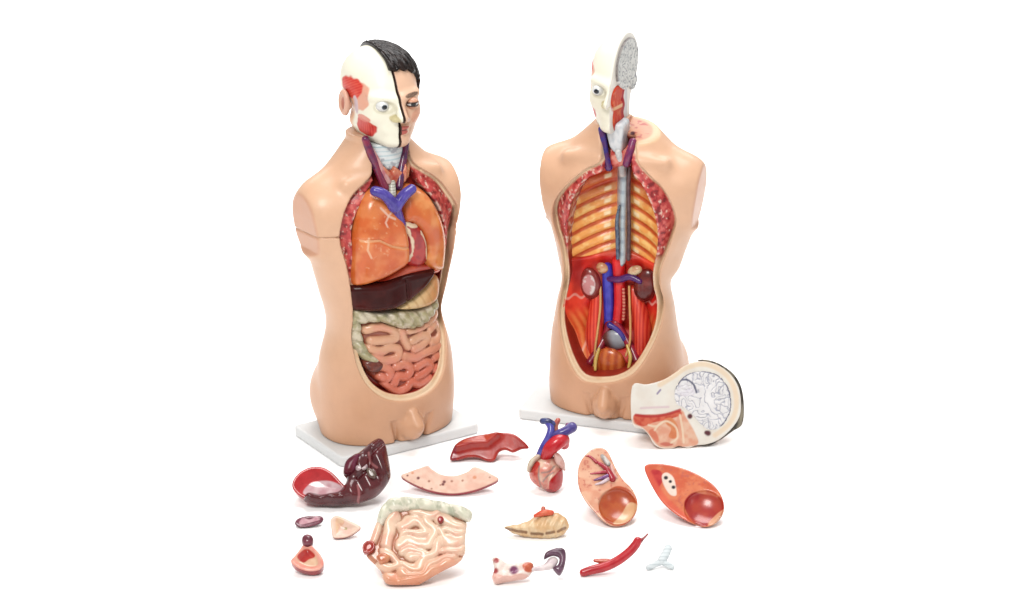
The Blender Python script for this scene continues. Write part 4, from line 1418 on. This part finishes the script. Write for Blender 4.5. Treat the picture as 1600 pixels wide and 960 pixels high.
L = Loose("windpipe_model", "small forked windpipe model of pale grey plastic, lying beside the red artery", "organ model", 1032, 885, 42, 0)
wp = lambda V: mix(flat(len(V), (226, 234, 236)), flat(len(V), (196, 206, 210)), step(.1, .8, np.sin(V[:, 1] * 900)) * .7)
L.pipe("windpipe", [(1044, 857), (1040, 866), (1034, 876)], [.0075, .0078, .0080], wp, M_MATT)
L.pipe("bronchus", [(1034, 877), (1024, 882), (1013, 887)], [.0062, .0056, .0052], wp, M_MATT)
L.pipe("bronchus", [(1034, 877), (1042, 882), (1050, 886)], [.0062, .0056, .0050], wp, M_MATT)
L.rest()

# ---- halved head
L = Loose("head_section", "halved head model lying on its nose, brain and throat exposed, dark hair at its crown", "anatomical model", 1080, 690, 16, 6, h0=.05)
ho = [(986, 602), (1010, 599), (1035, 592), (1055, 580), (1072, 568), (1096, 562), (1122, 568), (1143, 583), (1156, 604), (1160, 630), (1157, 652), (1143, 672), (1124, 688), (1105, 695), (1088, 697), (1076, 701), (1060, 698), (1050, 702), (1034, 702), (1021, 695), (1012, 680), (1003, 671), (986, 662)]
hface = nz2((250, 246, 236), (246, 238, 226), .02)
hface = patches(hface, L, [
    ([(990, 649), (1010, 647), (1040, 646), (1064, 640), (1072, 652), (1086, 676), (1090, 695), (1060, 699), (1034, 700), (1022, 692), (1012, 678), (1002, 668), (988, 661)], nz2((244, 200, 172), (238, 170, 140), .012)),
    ([(990, 647), (1015, 650), (1040, 647), (1060, 641), (1064, 648), (1040, 656), (1020, 660), (1004, 666), (990, 660)], nz2((206, 70, 50), (226, 110, 80), .008)),
    ([(1038, 654), (1050, 653), (1058, 664), (1060, 680), (1052, 686), (1044, 682), (1048, 670), (1040, 662)], nz2((232, 150, 100), (224, 130, 84), .01)),
    ([(1012, 676), (1020, 670), (1028, 684), (1026, 692)], (226, 130, 100)),
    ([(1030, 694), (1040, 691), (1052, 695), (1040, 698)], (214, 120, 100))])
hface = dots(hface, L, [(1078, 650, 4.2), (1107, 677, 4.4), (1104, 676, 3.4)], (96, 40, 50))
hface = strokes(hface, L, [[(992, 648), (1016, 650), (1040, 647), (1062, 640)]], (190, 40, 40), 3, .9)
hface = strokes(hface, L, [[(1022, 672), (1030, 662), (1042, 658), (1056, 668), (1058, 684), (1048, 692)], [(1012, 664), (1024, 666), (1034, 660)], [(1062, 648), (1066, 670), (1068, 692)]], (250, 226, 196), 2, .9)
hface = strokes(hface, L, [[(1030, 600), (1050, 588), (1070, 574), (1096, 567), (1120, 573), (1138, 587), (1149, 606), (1152, 630), (1148, 650), (1136, 667), (1118, 680)]], (250, 226, 196), 5, .9)
hface = strokes(hface, L, [[(1026, 614), (1031, 608)], [(1064, 631), (1074, 634), (1084, 632)]], (130, 110, 160), 2, .8)
hface = strokes(hface, L, [[(1000, 637), (1020, 636), (1044, 635)]], (232, 200, 210), 2.2, .7)
hside = lambda V: mix(flat(len(V), (238, 190, 152)), flat(len(V), (226, 160, 124)), step(.4, .7, fbm(V, .04, 3)))
hd = L.piece("head_body", ho, .0, .075, front_back(hface, hside, -.001), M_SKIN, kf=.003, kb=.05, res=.0016)
bo = [(1053, 612), (1060, 596), (1074, 583), (1095, 578), (1118, 582), (1133, 594), (1142, 612), (1144, 634), (1139, 652), (1126, 668), (1110, 672), (1096, 664), (1084, 650), (1070, 638), (1056, 630)]

bc_ = L.uv(1090, 628)


def foldsuv(u, v):
    P = np.stack([np.ravel(u), np.ravel(v), np.zeros(np.size(u))], 1)
    t = np.abs(np.mod(fbm(P, .024, 12) * 8, 1) - .5) * 2
    a = np.arctan2(P[:, 1] - bc_[1], P[:, 0] - bc_[0])
    q = np.hypot(P[:, 0] - bc_[0], P[:, 1] - bc_[1])
    r = np.abs(np.mod((a + .6 * fbm(P, .02, 2)) * 3.2, 1) - .5) * 2
    return np.maximum(1 - step(.0, .32, t), (1 - step(.0, .25, r)) * step(.030, .040, q)).reshape(np.shape(u))


def brain2(V):
    n = len(V)
    u, v = V[:, 0], V[:, 1]
    return mix(flat(n, (250, 248, 248)), flat(n, (170, 174, 196)), foldsuv(u, v) * .75)

b2 = strokes(brain2, L, [[(1050, 618), (1052, 608), (1060, 596), (1070, 585), (1086, 578), (1104, 578), (1122, 584), (1135, 597), (1142, 615), (1144, 634), (1139, 652), (1128, 666)]], (86, 88, 118), 2.6, .95)
b2 = strokes(b2, L, [[(1064, 592), (1074, 592), (1084, 600), (1088, 612)]], (84, 86, 116), 2.0, .9)
b2 = patches(b2, L, [([(1056, 612), (1064, 597), (1076, 597), (1085, 608), (1083, 616), (1066, 618)], nz2((250, 248, 250), (236, 232, 240), .008))])
L.piece("brain_section", bo, .0022, .004, b2, M_ORG, kf=.003, kb=.003, parent=hd,
        relief=lambda U, V, d: -.0022 * foldsuv(np.broadcast_to(U, d.shape), np.broadcast_to(V, d.shape)), w=0)
hr = lambda V: mix(flat(len(V), (60, 54, 46)), flat(len(V), (150, 140, 120)), step(.4, .7, fbm(V * [1, .3, 1], .008, 3)))
L.piece("hair", [(1086, 562), (1100, 558), (1124, 564), (1148, 580), (1162, 602), (1167, 632), (1164, 664), (1148, 676), (1128, 690), (1108, 700), (1090, 697), (1104, 692), (1122, 684), (1142, 668), (1154, 650), (1157, 630), (1153, 606), (1140, 586), (1122, 573), (1098, 566)], -.004, .068, hr, M_ORG, kf=.006, kb=.05, parent=hd, res=.0016)
L.rest()
